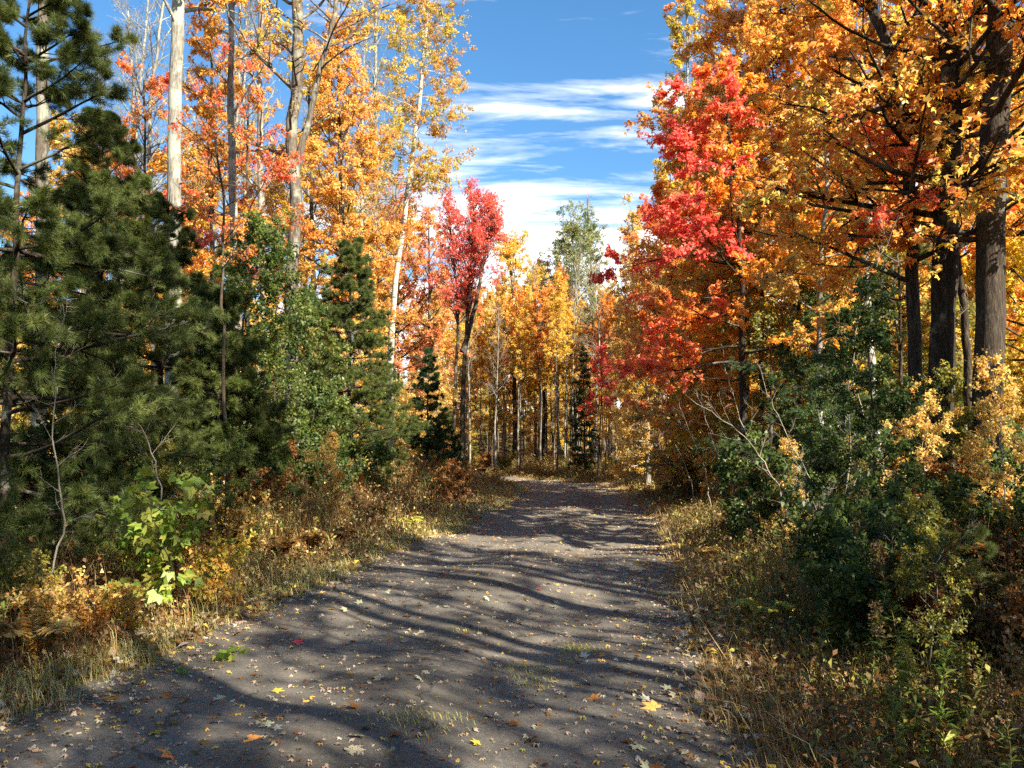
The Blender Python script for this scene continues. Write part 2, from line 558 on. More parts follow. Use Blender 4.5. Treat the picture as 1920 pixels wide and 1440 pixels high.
def ground_z(x, y):
    x = np.asarray(x, float)
    y = np.asarray(y, float)
    sh = x.shape
    lat, _ = road_coords(x, y)
    lat = lat.reshape(sh)
    a = np.abs(lat) + 0.10 * np.sin(2.3 * y + 1.1) * np.sin(1.3 * y + x) + 0.05 * np.sin(6.1 * y + 2 * x)
    z = base_z(x, y) - 0.14 + 0.16 * smooth(1.80, 2.30, a) - 0.05 * smooth(2.4, 3.2, a)
    z = z + smooth(3.0, 7.0, a) * (0.18 + 0.10 * np.sin(0.8 * x + 0.5 * y) + 0.07 * np.sin(1.7 * x - 1.3 * y + 1))
    return z


def gz(x, y):
    return float(ground_z(np.array([x]), np.array([y]))[0])


def build_ground():
    def axis(lo, hi, step, far):
        core = list(np.arange(lo, hi + 1e-6, step))
        a, s, x = [], step, lo
        while x > -far:
            s *= 1.18
            x -= s
            a.append(x)
        b, s, x = [], step, hi
        while x < far:
            s *= 1.18
            x += s
            b.append(x)
        return np.array(a[::-1] + core + b)
    xs, ys = axis(-12, 14, 0.2, 600), axis(-3, 50, 0.2, 600)
    X, Y = np.meshgrid(xs, ys)
    Z = ground_z(X, Y)
    V = np.stack([X, Y, Z], -1).reshape(-1, 3)
    idx = np.arange(len(V)).reshape(X.shape)
    q = np.stack([idx[:-1, :-1], idx[:-1, 1:], idx[1:, 1:], idx[1:, :-1]], -1).reshape(-1, 4)
    g = Geo()
    g.add(V, quads=q)
    tag(link('ground', g.mesh('ground', [ground_material()], smooth=True)), kind='structure')


def build_road():
    seg = np.linalg.norm(np.diff(CENTRE, axis=0), axis=1)
    s = np.concatenate([[0], np.cumsum(seg)])
    ss = np.arange(0, s[-1], 0.10)
    c = np.stack([np.interp(ss, s, CENTRE[:, 0]), np.interp(ss, s, CENTRE[:, 1])], 1)
    n = norm(np.stack([np.interp(ss, s, CN[:, 0]), np.interp(ss, s, CN[:, 1])], 1))
    lat = np.linspace(-2.5, 2.5, 51)
    xy = c[:, None, :] + n[:, None, :] * lat[None, :, None]
    z = road_z(xy[..., 0], xy[..., 1], np.broadcast_to(lat, xy.shape[:2]))
    V = np.concatenate([xy, z[..., None]], -1).reshape(-1, 3)
    idx = np.arange(len(V)).reshape(z.shape)
    q = np.stack([idx[:-1, :-1], idx[:-1, 1:], idx[1:, 1:], idx[1:, :-1]], -1).reshape(-1, 4)
    g = Geo()
    g.add(V, quads=q)
    me = g.mesh('road', [asphalt_material()], smooth=True)
    at = me.attributes.new('lat', 'FLOAT', 'POINT')
    at.data.foreach_set('value', np.tile(lat, len(ss)).astype(np.float32))
    tag(link('road', me), kind='structure')


build_ground()
build_road()


# ---------------------------------------------------------------- branching
def grow(rng, start, d, length, n, trop=0.0, noise=0.12):
    B = len(start)
    d = norm(d)
    p = start.copy()
    pts = [p]
    step = (length / (n - 1))[:, None]
    for _ in range(n - 1):
        d = d + rng.normal(0, noise, (B, 3))
        d[:, 2] += trop / (n - 1)
        d = norm(d)
        p = p + d * step
        pts.append(p)
    return np.stack(pts, axis=1)


def interp(pts, s):
    """pts (B,n,3), s (B,) -> points and tangents."""
    B, n, _ = pts.shape
    t = np.clip(s, 0, 0.9999) * (n - 1)
    i = t.astype(int)
    f = (t - i)[:, None]
    r = np.arange(B)
    a, b = pts[r, i], pts[r, np.minimum(i + 1, n - 1)]
    return a * (1 - f) + b * f, norm(b - a)


def kids(rng, pts, rad, length, cnt, s0, s1, ang, ratio, taper, n, trop, noise, flat=0.0, rratio=0.55, rmin=0.002):
    cnt = np.asarray(cnt)
    idx = np.repeat(np.arange(len(pts)), cnt)
    s = rng.uniform(s0, s1, len(idx))
    p, t = interp(pts[idx], s)
    r = rng.normal(0, 1, (len(idx), 3))
    r[:, 2] *= (1 - flat)
    r = norm(r - (r * t).sum(-1, keepdims=True) * t)
    a = np.radians(rng.uniform(ang[0], ang[1], len(idx)))[:, None]
    d = np.cos(a) * t + np.sin(a) * r
    ln = length[idx] * rng.uniform(ratio[0], ratio[1], len(idx)) * (1 - taper * s)
    npts = grow(rng, p, d, ln, n, trop, noise)
    pr = rad[idx]
    r0 = np.array([np.interp(si, np.linspace(0, 1, pr.shape[1]), ri) for si, ri in zip(s, pr)]) if len(idx) else np.zeros(0)
    r0 = np.maximum(r0 * rratio, rmin)
    nr = r0[:, None] * np.linspace(1, 0.35, n)[None, :]
    return npts, nr, ln, idx


def resample(pts, n=26, rng=None, wig=0.0):
    pts = np.array(pts, float)
    if len(pts) > 2:
        c = catmull(pts, 12)
    else:
        c = pts
    s = np.concatenate([[0], np.cumsum(np.linalg.norm(np.diff(c, axis=0), axis=1))])
    ss = np.linspace(0, s[-1], n)
    o = np.stack([np.interp(ss, s, c[:, k]) for k in range(3)], 1)
    if rng is not None and wig:
        w = np.cumsum(rng.normal(0, wig, (n, 2)), axis=0)
        w -= np.linspace(0, 1, n)[:, None] * w[-1]
        o[:, :2] += w
    return o


PROF = {
    'dome': lambda x: 0.35 + 0.65 * np.sqrt(np.clip(1 - (1.9 * x - 0.75) ** 2 / 1.6, 0.02, 1)),
    'cone': lambda x: 1.0 - 0.85 * x,
    'vase': lambda x: 0.55 + 0.45 * np.sin(np.clip(x, 0, 1) * 2.4),
    'even': lambda x: 1.0 - 0.5 * x ** 2,
    'narrow': lambda x: 0.7 + 0.3 * np.sin(x * 3.1),
}


def broadleaf(name, seed, stems, t0=0.3, t1=1.0, n1=24, R=2.5, prof='dome', elev=(20, 60), n2=7, n3=5, leaves=20000, leaf=0.09, shape='kite',
              pal='gold', bark='brown', lpal=None, flat=0.5, trop1=0.25, droop=0.25, up=0.7, bias=(0, 0, 0), zsplit=None, ratio2=(0.35, 0.6), ratio3=(0.3, 0.55),
              twigs=True, clump=0.28, bare=0.0, sides=10, noise1=0.10, mat=None, azim=None, flare=1.5, wig=0.02, dens=None, leaf_w=0.62, tw=0.004, lr=0.45):
    """stems: [(points, base radius, top radius)]. Returns trunk mesh and crown mesh."""
    rng = np.random.default_rng(seed)
    cr = Geo()
    st, sr, slen = [], [], []
    for pts, r0, r1 in stems:
        p = resample(pts, 30, rng, wig)
        H = np.linalg.norm(p[-1] - p[0])
        t = np.linspace(0, 1, 30)
        r = r0 + (r1 - r0) * t ** 0.9
        r = r * (1 + (flare - 1) * np.exp(-t * H / max(r0 * 3, 0.05)))
        st.append(p)
        sr.append(r)
        slen.append(H)
    st, sr, slen = np.stack(st), np.stack(sr), np.array(slen)
    ph = rng.uniform(0, 6.28, 4)
    lob = (lambda t, a: 1 + 0.07 * np.sin(2 * a + ph[0] + 5 * t) + 0.05 * np.sin(3 * a + ph[1] - 7 * t) + 0.12 * np.exp(-t * 22) * np.sin(4 * a + ph[2]) + 0.04 * np.sin(31 * t + a + ph[3]))
    trs = [Geo() for _ in range(len(st))]
    for g_, a_, b_ in zip(trs, st, sr):
        g_.tubes(a_[None], b_[None], sides, lobes=lob)
    B = len(st)
    idx1 = np.repeat(np.arange(B), n1)
    x = rng.uniform(0, 1, len(idx1))
    x = (np.tile((np.arange(n1) + 0.5) / n1, B) + rng.normal(0, 0.35 / n1, len(idx1))).clip(0, 1)
    s = t0 + (t1 - t0) * x * 0.985
    p, tg = interp(st[idx1], s)
    az = rng.uniform(0, 6.28) + np.arange(len(idx1)) * 2.4 + rng.normal(0, 0.35, len(idx1))
    if azim is not None:
        az = math.radians(azim[0]) + np.radians(azim[1]) * rng.uniform(-1, 1, len(idx1))
    el = np.radians(elev[0] + (elev[1] - elev[0]) * x + rng.normal(0, 7, len(idx1)))
    d = np.stack([np.cos(az) * np.cos(el), np.sin(az) * np.cos(el), np.sin(el)], 1) + np.array(bias)
    l1 = R * PROF[prof](x) * rng.uniform(0.7, 1.12, len(idx1))
    P1 = grow(rng, p, d, l1, 9, trop1, noise1)
    r1 = np.array([np.interp(si, np.linspace(0, 1, 30), sr[i]) for si, i in zip(s, idx1)]) * lr
    r1 = np.minimum(r1, 0.012 + 0.018 * l1)
    R1 = r1[:, None] * np.linspace(1, 0.25, 9)[None]
    for b_ in range(len(st)):
        trs[b_].tubes(P1[idx1 == b_], R1[idx1 == b_], 5)
    c1 = np.clip(rng.uniform(0, 1, len(idx1)) if zsplit is None else zsplit(x, az, rng), 0, 1)
    P2, R2, l2, i2 = kids(rng, P1, R1, l1, rng.poisson(n2, len(P1)), 0.2, 1.0, (30, 65), ratio2, 0.45, 6, 0.05 + trop1 * 0.3, 0.16, flat, rratio=0.6, rmin=tw)
    c2 = np.clip(c1[i2] + rng.normal(0, clump * 0.5, len(i2)), 0, 1)
    for b_ in range(len(st)):
        trs[b_].tubes(P2[idx1[i2] == b_], R2[idx1[i2] == b_], 4)
    P3, R3, l3, i3 = kids(rng, P2, R2, l2, rng.poisson(n3, len(P2)), 0.15, 1.0, (25, 60), ratio3, 0.4, 4, 0.0, 0.2, flat, rratio=0.6, rmin=tw * 0.6)
    c3 = np.clip(c2[i3] + rng.normal(0, clump * 0.4, len(i3)), 0, 1)
    if twigs:
        cr.tubes(P3, R3, 3, mat=1)
    if leaves and len(P3):
        # leaves cling to some twigs more than to others
        w = rng.gamma(2.6, 1.0, len(P3)) * l3
        if bare:
            keep2 = rng.uniform(0, 1, len(P2)) > bare
            w = w * keep2[i3]
        k = rng.choice(len(P3), leaves, p=w / w.sum())
        sp = rng.uniform(0.1, 1.05, leaves)
        pos, tg3 = interp(P3[k], sp)
        ln = leaf * rng.uniform(0.4, 1.3, leaves) ** 0.9
        pos = pos + rng.normal(0, 0.4, (leaves, 3)) * leaf
        ax = tg3 * 0.5 + rng.normal(0, 0.6, (leaves, 3))
        ax[:, 2] -= droop
        nr = rng.normal(0, 0.55, (leaves, 3))
        nr[:, 2] += up
        c = np.clip(c3[k] + rng.normal(0, clump * 0.3, leaves), 0, 1)
        cr.leaves(pos, ax, nr, ln, ln * leaf_w * (1.0 if shape == 'kite' else 1.25), pal_color(rng, pal, c), shape)
    tm = [g_.mesh(name + '_trunk', [BARK[bark]], smooth=True) for g_ in trs]
    cm = cr.mesh(name + '_crown', [mat or M_LEAF, BARK[bark]]) if cr.n else None
    return tm, cm


def pine(name, seed, height, R, r0, pal='pine', whorl=0.42, per=5, needle=0.10, width=0.0042, K=15, low=0.05, droop=-0.15, bark='dark', tufts=4, n2=9, n3=4, spread=0.55,
         lean=(0, 0), pow_=0.75, gap=0.12):
    rng = np.random.default_rng(seed)
    tr, cr = Geo(), Geo()
    st = resample([(0, 0, -0.1), (lean[0] * 0.4, lean[1] * 0.4, height * 0.5), (lean[0], lean[1], height)], 30, rng, 0.01)[None]
    sr = (r0 * (1 - np.linspace(0, 1, 30) * 0.93))[None]
    tr.tubes(st, sr, 9)
    zs = np.arange(height * low, height * 0.985, whorl)
    s, az = [], []
    for z in zs:
        m = max(3, rng.poisson(per))
        a0 = rng.uniform(0, 6.28)
        for j in range(m):
            if rng.uniform() < gap:
                continue
            s.append(np.clip((z + rng.normal(0, whorl * 0.18)) / height, 0.01, 0.985))
            az.append(a0 + j * 6.28 / m + rng.normal(0, 0.25))
    s, az = np.array(s), np.array(az)
    p, _ = interp(np.repeat(st, len(s), 0), s)
    x = np.clip((s - low) / (1 - low), 0, 1)
    l1 = R * (np.clip(1 - x, 0, 1) ** pow_ * (0.65 + 0.35 * np.minimum(1, x / 0.18)) + 0.08) * rng.uniform(0.65, 1.12, len(s))
    el = np.radians(-4 + 40 * x ** 1.6 + rng.normal(0, 6, len(s)))
    d = np.stack([np.cos(az) * np.cos(el), np.sin(az) * np.cos(el), np.sin(el)], 1)
    P1 = grow(rng, p, d, l1, 9, 0.25 + droop, 0.05)
    R1 = np.minimum(0.008 + l1 * 0.011, r0 * 0.5)[:, None] * np.linspace(1, 0.25, 9)[None]
    tr.tubes(P1, R1, 5)
    P2, R2, l2, i2 = kids(rng, P1, R1, l1, rng.poisson(n2, len(P1)), 0.22, 1.0, (35, 60), (0.30, 0.48), 0.55, 6, 0.18, 0.08, 0.75, rmin=0.003)
    cr.tubes(P2, R2, 3, mat=1)
    P3, R3, l3, i3 = kids(rng, P2, R2, l2, rng.poisson(n3, len(P2)), 0.25, 1.0, (25, 50), (0.35, 0.6), 0.4, 4, 0.15, 0.1, 0.5, rmin=0.002)
    c1 = rng.uniform(0, 1, len(P1))
    # tufts along the shoots of the last three orders
    pos, axs, cc = [], [], []
    for (Q, c, m, a, b) in ((P3, c1[i2][i3], tufts, 0.25, 1.0), (P2, c1[i2], tufts + 1, 0.45, 1.0), (P1, c1, 2, 0.85, 1.0)):
        k = np.repeat(np.arange(len(Q)), m)
        pp, tt = interp(Q[k], rng.uniform(a, b, len(k)))
        pos.append(pp)
        axs.append(tt)
        cc.append(c[k])
    pos, axs, cc = np.concatenate(pos), np.concatenate(axs), np.concatenate(cc)
    axs = axs + np.array([0, 0, 0.15])
    c = np.clip(cc * 0.6 + rng.uniform(0, 0.4, len(cc)), 0, 1)
    cr.needles(pos, axs, K, needle, width, pal_color(rng, pal, c, 0.12), spread, rng)
    return tr.mesh(name + '_trunk', [BARK[bark]], smooth=True), cr.mesh(name + '_crown', [M_NEEDLE, BARK[bark]])


def stem_pts(pts, base):
    return [tuple(np.array(p) - base) for p in pts]


def hero_trunk(uvs, d, base_z=None, dtop=None):
    """Trunk path from photo pixels at distance d -> (world base, local points). The foot is put on the ground."""
    dd = np.linspace(d, dtop if dtop else d, len(uvs))
    w = [P(u, v, q) for (u, v), q in zip(uvs, dd)]
    b = np.array([w[0][0], w[0][1], gz(w[0][0], w[0][1])])
    w[0] = b - np.array([0, 0, 0.08])
    return b, [tuple(p - b) for p in w]


def px_r(w, d):
    """Radius of something w photo pixels wide at distance d."""
    return w / 1500.0 * d / 2


ORD_ = ['first', 'second', 'third', 'fourth', 'fifth', 'sixth', 'seventh', 'eighth', 'ninth', 'tenth', 'eleventh', 'twelfth', 'thirteenth', 'fourteenth', 'fifteenth', 'sixteenth',
       'seventeenth', 'eighteenth', 'nineteenth', 'twentieth']
TENS = ['', '', 'twenty', 'thirty', 'forty', 'fifty', 'sixty', 'seventy', 'eighty', 'ninety']
ORD = ORD_[:19] + [TENS[k // 10] + ('-' + ORD_[k % 10 - 1] if k % 10 else '') for k in range(20, 100)]
ORD = [o if not o.endswith('ty') else o[:-1] + 'ieth' for o in ORD]
ORD = ORD_[:19] + ['twentieth'] + ORD[20:]
PENDING = {}


def later(e, stem, key, pattern):
    """Labels that need the order of a row: sorted by key once everything stands. pattern has {} for the ordinal."""
    PENDING.setdefault((stem, pattern), []).append((key, e))


def finish_labels():
    for (stem, pattern), rows in PENDING.items():
        rows.sort(key=lambda r: r[0])
        for i, (_, e) in enumerate(rows):
            e['label'] = stem if len(rows) == 1 else f"{stem}, {pattern.format(ORD[i] if i < len(ORD) else 'one farther')}"


# ================================================================ HERO TREES
def hero(name, uvs, d, w0, w1, label, cat, dtop=None, group=None, extra=None, **kw):
    b, pts = hero_trunk(uvs, d, dtop=dtop)
    stems = [(pts, px_r(w0, d), px_r(w1, d))]
    for (euv, ew0, ew1) in (extra or []):
        ww = [P(u, v, d + kw.get('ed', 0.0)) for (u, v) in euv]
        g = gz(ww[0][0], ww[0][1])
        if abs(ww[0][2] - g) < 1.0:
            ww[0][2] = g - 0.08
        stems.append(([tuple(p - b) for p in ww], px_r(ew0, d), px_r(ew1, d)))
    kw.pop('ed', None)
    tm, cm = broadleaf(name, kw.pop('seed'), stems, **kw)
    return thing(name, [('trunk', t_) for t_ in tm] + [('crown', cm)], b, label=label, cat=cat, group=group)


def left_trees():
    # big grey trunk high on the left, white where the sun strikes it
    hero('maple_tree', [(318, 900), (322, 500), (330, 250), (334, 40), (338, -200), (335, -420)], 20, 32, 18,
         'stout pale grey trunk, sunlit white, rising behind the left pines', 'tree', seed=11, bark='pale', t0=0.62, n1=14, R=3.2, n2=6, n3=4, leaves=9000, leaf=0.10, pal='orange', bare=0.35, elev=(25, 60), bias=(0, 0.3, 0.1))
    hero('maple_tree', [(70, 920), (80, 500), (85, 250), (90, 0), (92, -250), (100, -420)], 18, 30, 16,
         'straight grey trunk against blue sky at the far left edge', 'tree', seed=12, bark='brownish', t0=0.72, n1=12, R=2.6, n2=6, n3=4, leaves=5000, leaf=0.10, pal='gold', bare=0.3, elev=(25, 60))
    hero('maple_tree', [(548, 900), (541, 600), (546, 400), (540, 240), (552, 180), (556, 0), (560, -220), (570, -400)], 22, 29, 16,
         'rough grey trunk with a kink, lit on its right, left of the birch', 'tree', seed=13, bark='brownish', t0=0.45, n1=20, R=2.8, n2=6, n3=5, leaves=9000, leaf=0.09, pal='gold', bare=0.35, elev=(20, 60),
         extra=[([(548, 345), (575, 250), (600, 150), (628, 40), (650, -120)], 16, 5)])
    hero('maple_tree', [(452, 900), (440, 500), (432, 250), (434, 60), (430, -150), (425, -300)], 25, 20, 9,
         'slender pale trunk between the stout trunk and the kinked trunk', 'tree', seed=14, bark='grey', t0=0.5, n1=18, R=2.2, n2=6, n3=5, leaves=8000, leaf=0.09, pal='orange', bare=0.3, elev=(25, 65))
    hero('maple_tree', [(500, 900), (494, 500), (488, 250), (490, 60), (493, -150)], 29, 16, 8,
         'thin dark-sided trunk just left of the kinked grey trunk', 'tree', seed=15, bark='grey', t0=0.5, n1=16, R=2.0, n2=6, n3=5, leaves=9000, leaf=0.09, pal='goldorange', bare=0.2, elev=(25, 65))
    hero('maple_sapling', [(430, 960), (424, 700), (416, 430), (404, 250)], 12, 9, 4,
         'slim reddish brown sapling stem in front of the left pines', 'sapling', seed=16, bark='brown', t0=0.65, n1=12, R=0.8, n2=5, n3=3, leaves=700, leaf=0.07, pal='redgold', elev=(10, 50), flare=1.1)
    # golden and orange crowns
    hero('maple_tree', [(655, 900), (648, 600), (640, 400), (636, 200), (632, 70)], 30, 20, 4,
         'glowing golden-orange maple crown between kinked trunk and birch', 'tree', seed=21, bark='brown', t0=0.34, n1=50, R=2.8, n2=12, n3=7, leaves=85000, leaf=0.088, pal='goldorange', elev=(15, 65), prof='even', clump=0.4)
    hero('maple_tree', [(405, 900), (400, 500), (396, 250), (392, 20)], 27, 16, 4,
         'orange-gold maple crown behind the slim reddish sapling', 'tree', seed=22, bark='brown', t0=0.3, n1=34, R=2.1, n2=8, n3=6, leaves=36000, leaf=0.095, pal='goldorange', elev=(10, 60), prof='even', clump=0.4)
    hero('maple_tree', [(598, 900), (590, 600), (584, 400), (580, 250), (578, 130)], 38, 16, 4,
         'yellow-gold maple crown low behind the kinked grey trunk', 'tree', seed=23, bark='brown', t0=0.35, n1=30, R=2.6, n2=8, n3=6, leaves=22000, leaf=0.10, pal='yellow', elev=(10, 60), prof='even', clump=0.4)
    hero('maple_tree', [(735, 890), (738, 650), (742, 500), (745, 385)], 46, 14, 3,
         'rounded salmon-orange maple crown behind the white birch', 'tree', seed=24, bark='brown', t0=0.32, n1=36, R=3.6, n2=9, n3=6, leaves=34000, leaf=0.11, pal='salmon', elev=(5, 70), prof='dome', clump=0.35)
    hero('maple_tree', [(290, 900), (285, 500), (278, 320), (270, 150)], 24, 12, 3,
         'small sparse red and gold maple beside the stout pale trunk', 'tree', seed=25, bark='brown', t0=0.45, n1=26, R=2.0, n2=7, n3=5, leaves=9000, leaf=0.085, pal='redgold', elev=(5, 55), prof='even', zsplit=lambda x, a, r: r.uniform(0.25, 1, len(x)))
    hero('maple_tree', [(475, 880), (470, 500), (468, 330), (466, 160)], 21, 9, 3,
         'small maple with dark red leaves across the kinked trunk', 'tree', seed=26, bark='brown', t0=0.55, n1=16, R=2.1, n2=7, n3=5, leaves=5200, leaf=0.085, pal='redgold', elev=(0, 40), prof='even',
         zsplit=lambda x, a, r: r.uniform(0, 0.7, len(x)))
    # bare grey-twigged trees
    hero('bare_tree', [(262, 900), (255, 500), (247, 200), (240, 20)], 32, 16, 3,
         'leafless tree with fine mauve-grey twigs left of the stout trunk', 'tree', seed=31, bark='pale', t0=0.4, n1=36, R=2.4, n2=10, n3=7, leaves=0, elev=(45, 75), prof='even', tw=0.006)
    hero('bare_tree', [(700, 900), (702, 500), (704, 200), (706, -60)], 50, 15, 4,
         'leafless tree with pinkish-grey twigs high behind the golden maple', 'tree', seed=32, bark='pale', t0=0.45, n1=36, R=3.2, n2=10, n3=7, leaves=0, elev=(45, 75), prof='even', tw=0.010)
    # white birch with thin yellow leaves
    hero('birch_tree', [(733, 912), (735, 700), (742, 540), (758, 420), (768, 320), (788, 150), (801, 0), (812, -150), (815, -260)], 36, 15, 4,
         'white-barked birch leaning right, thin yellow leaves, beside the road', 'tree', seed=41, bark='birch', t0=0.44, lr=.22, n1=76, R=2.6, n2=10, n3=6, leaves=52000, leaf=0.10, pal='birchleaf', elev=(-10, 45), prof='even', clump=0.35, flare=1.35, wig=0.03)
    # columnar red maple
    hero('red_maple_tree', [(868, 893), (868, 750), (872, 640), (876, 560), (884, 450), (888, 375)], 43, 11, 3,
         'slim crimson maple with upswept crown at the road bend', 'tree', seed=42, bark='dark', t0=0.54, n1=34, R=2.4, n2=10, n3=7, leaves=34000, leaf=0.095, pal='red', elev=(58, 80), prof='even', trop1=0.25, flat=0.0, droop=-0.2, clump=0.3,
         extra=[([(852, 893), (853, 740), (858, 640), (858, 540), (846, 430), (842, 390)], 8, 3), ([(868, 660), (884, 600), (902, 520), (918, 440), (926, 400)], 10, 3)])
    # pale green poplar and beige tree in the gap
    hero('poplar_tree', [(1082, 895), (1080, 700), (1082, 560), (1085, 510), (1090, 450)], 58, 12, 3,
         'pale grey-green tree standing in the gap below the cloud', 'tree', seed=43, bark='grey', t0=0.42, n1=44, R=4.4, n2=9, n3=6, leaves=36000, leaf=0.13, pal='bluegreen', elev=(15, 70), prof='dome', clump=0.4)
    hero('bare_tree', [(1112, 895), (1110, 600), (1106, 470), (1102, 370)], 60, 9, 2,
         'leafless spiky tree top showing above the grey-green tree', 'tree', seed=44, bark='pale', t0=0.5, n1=26, R=2.2, n2=8, n3=5, leaves=0, elev=(65, 80), prof='even', tw=0.010)
    hero('maple_tree', [(1192, 895), (1190, 700), (1188, 520), (1186, 400)], 50, 12, 3,
         'dull beige-gold tree between grey-green tree and red-tipped maple', 'tree', seed=45, bark='grey', t0=0.3, n1=34, R=2.6, n2=9, n3=6, leaves=24000, leaf=0.12, pal='copper', elev=(40, 75), prof='even')
    hero('maple_tree', [(806, 890), (808, 700), (806, 560), (804, 430)], 52, 12, 3,
         'salmon-gold maple between the birch and the crimson maple', 'tree', seed=47, bark='dark', t0=0.35, n1=34, R=2.6, n2=9, n3=6, leaves=26000, leaf=0.11, pal='salmon', elev=(15, 70), prof='dome')
    hero('maple_tree', [(1020, 892), (1021, 700), (1018, 590), (1016, 520)], 60, 12, 3,
         'gold-brown maple just past the bend below the grey-green tree', 'tree', seed=48, bark='dark', t0=0.4, n1=34, R=2.6, n2=9, n3=6, leaves=22000, leaf=0.12, pal='amber', elev=(15, 70), prof='dome')
    hero('maple_tree', [(968, 892), (966, 700), (960, 560), (955, 465)], 56, 12, 3,
         'orange-gold crown right of the crimson maple at the bend', 'tree', seed=46, bark='dark', t0=0.45, n1=34, R=3.0, n2=9, n3=6, leaves=24000, leaf=0.12, pal='gold', elev=(25, 70), prof='dome')


def right_trees():
    # the near trunks
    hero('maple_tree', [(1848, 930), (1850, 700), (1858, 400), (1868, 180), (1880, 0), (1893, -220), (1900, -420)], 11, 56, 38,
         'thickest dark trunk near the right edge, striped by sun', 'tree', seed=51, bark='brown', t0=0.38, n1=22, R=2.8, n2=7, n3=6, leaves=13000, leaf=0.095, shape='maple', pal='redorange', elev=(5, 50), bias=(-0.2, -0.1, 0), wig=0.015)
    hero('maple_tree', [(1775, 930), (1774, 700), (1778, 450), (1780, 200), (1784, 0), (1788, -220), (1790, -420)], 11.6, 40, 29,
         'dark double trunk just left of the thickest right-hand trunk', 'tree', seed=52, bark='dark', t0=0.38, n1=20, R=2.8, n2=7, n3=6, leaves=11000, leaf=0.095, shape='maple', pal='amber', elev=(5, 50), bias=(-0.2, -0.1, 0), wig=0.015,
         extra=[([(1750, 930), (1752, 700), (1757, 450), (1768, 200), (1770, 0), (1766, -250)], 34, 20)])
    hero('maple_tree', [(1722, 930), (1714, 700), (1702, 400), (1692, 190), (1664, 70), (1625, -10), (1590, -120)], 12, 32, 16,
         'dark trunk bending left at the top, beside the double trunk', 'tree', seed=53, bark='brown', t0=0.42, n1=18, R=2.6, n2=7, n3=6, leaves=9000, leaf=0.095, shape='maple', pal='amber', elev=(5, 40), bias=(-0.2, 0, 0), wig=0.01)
    hero('maple_tree', [(1822, 960), (1816, 700), (1800, 520), (1782, 400), (1748, 240), (1720, 100)], 13, 18, 8,
         'slender dark stem slanting left between the two thick trunks', 'tree', seed=54, bark='brown', t0=0.55, n1=12, R=1.4, n2=6, n3=5, leaves=2500, leaf=0.085, shape='maple', pal='orange', elev=(0, 40), flare=1.1)
    hero('birch_tree', [(1662, 940), (1644, 830), (1636, 650), (1634, 450), (1640, 280), (1650, 100), (1655, -50)], 17, 17, 7,
         'thin white birch with leaning foot among the right-hand shrubs', 'tree', seed=55, bark='birch', t0=0.6, n1=20, R=1.3, n2=6, n3=5, leaves=3500, leaf=0.075, pal='yellow', elev=(10, 50), flare=1.15)
    hero('maple_tree', [(1548, 930), (1542, 700), (1540, 500), (1545, 330), (1548, 200)], 15, 16, 6,
         'slim grey stem rising from the dead brush left of birch', 'tree', seed=56, bark='grey', t0=0.4, n1=18, R=1.4, n2=6, n3=5, leaves=4500, leaf=0.085, shape='maple', pal='copper', elev=(0, 40), flare=1.1)
    # big layered maples that wall the right side
    hero('red_maple_tree', [(1400, 920), (1394, 650), (1384, 420), (1370, 280), (1356, 150)], 19, 17, 4,
         'maple with scarlet sprays reaching over the road against the sky', 'tree', seed=61, bark='dark', t0=0.30, n1=27, R=3.2, n2=10, n3=7, leaves=36000, leaf=0.08, shape='maple', pal='redgold', bias=(-.35, -.1, 0), elev=(-2, 32), prof='even', flat=0.92, clump=0.2, trop1=0.1,
         zsplit=lambda x, a, r: np.clip(0.62 - 0.55 * np.cos(a - 3.2) - 0.12 * x + 0.35 * (x < 0.3) + r.normal(0, 0.2, len(a)), 0, 1))
    hero('maple_tree', [(1500, 930), (1496, 600), (1488, 300), (1475, 50), (1470, -160)], 22, 18, 6,
         'tall golden maple spreading over the upper right', 'tree', seed=62, bark='brown', t0=0.4, n1=66, R=3.7, n2=13, n3=8, leaves=105000, leaf=0.078, shape='maple', pal='amber', elev=(0, 45), prof='even', flat=0.75, clump=0.4)
    hero('maple_tree', [(1665, 930), (1660, 650), (1650, 400), (1646, 150), (1640, -150)], 20, 22, 6,
         'orange maple filling the middle of the right-hand wall', 'tree', seed=63, bark='brown', t0=0.3, n1=64, R=3.3, n2=13, n3=8, leaves=105000, leaf=0.08, shape='maple', pal='amber', elev=(0, 45), prof='even', flat=0.75, clump=0.45)
    hero('maple_tree', [(1432, 915), (1430, 650), (1426, 400), (1422, 170)], 25, 14, 4,
         'amber maple right behind the scarlet-sprayed maple', 'tree', seed=73, bark='brown', t0=0.48, n1=46, R=2.9, n2=12, n3=7, leaves=80000, leaf=0.085, pal='amber', elev=(0, 45), prof='even', flat=0.75, clump=0.45)
    hero('maple_tree', [(1268, 905), (1264, 700), (1258, 520), (1254, 400)], 31, 12, 3,
         'orange-red maple low below the scarlet sprays', 'tree', seed=64, bark='dark', t0=0.25, n1=44, R=2.5, n2=11, n3=7, leaves=48000, leaf=0.09, pal='salmon', elev=(0, 50), prof='even', flat=0.7,
         clump=0.45)
    hero('maple_tree', [(1400, 920), (1402, 700), (1405, 560), (1408, 430)], 25, 12, 3,
         'orange maple of middle height behind the dark green bush', 'tree', seed=65, bark='dark', t0=0.2, n1=48, R=2.7, n2=11, n3=7, leaves=60000, leaf=0.085, pal='amber', elev=(-5, 45), prof='even', flat=0.7, clump=0.45)
    hero('maple_tree', [(1930, 930), (1925, 600), (1915, 400), (1910, 150)], 19, 16, 5,
         'bright yellow maple behind the thickest trunk at the right edge', 'tree', seed=66, bark='brown', t0=0.22, n1=50, R=2.6, n2=11, n3=7, leaves=56000, leaf=0.085, shape='maple', pal='yellow', elev=(0, 45), prof='even', flat=0.7)
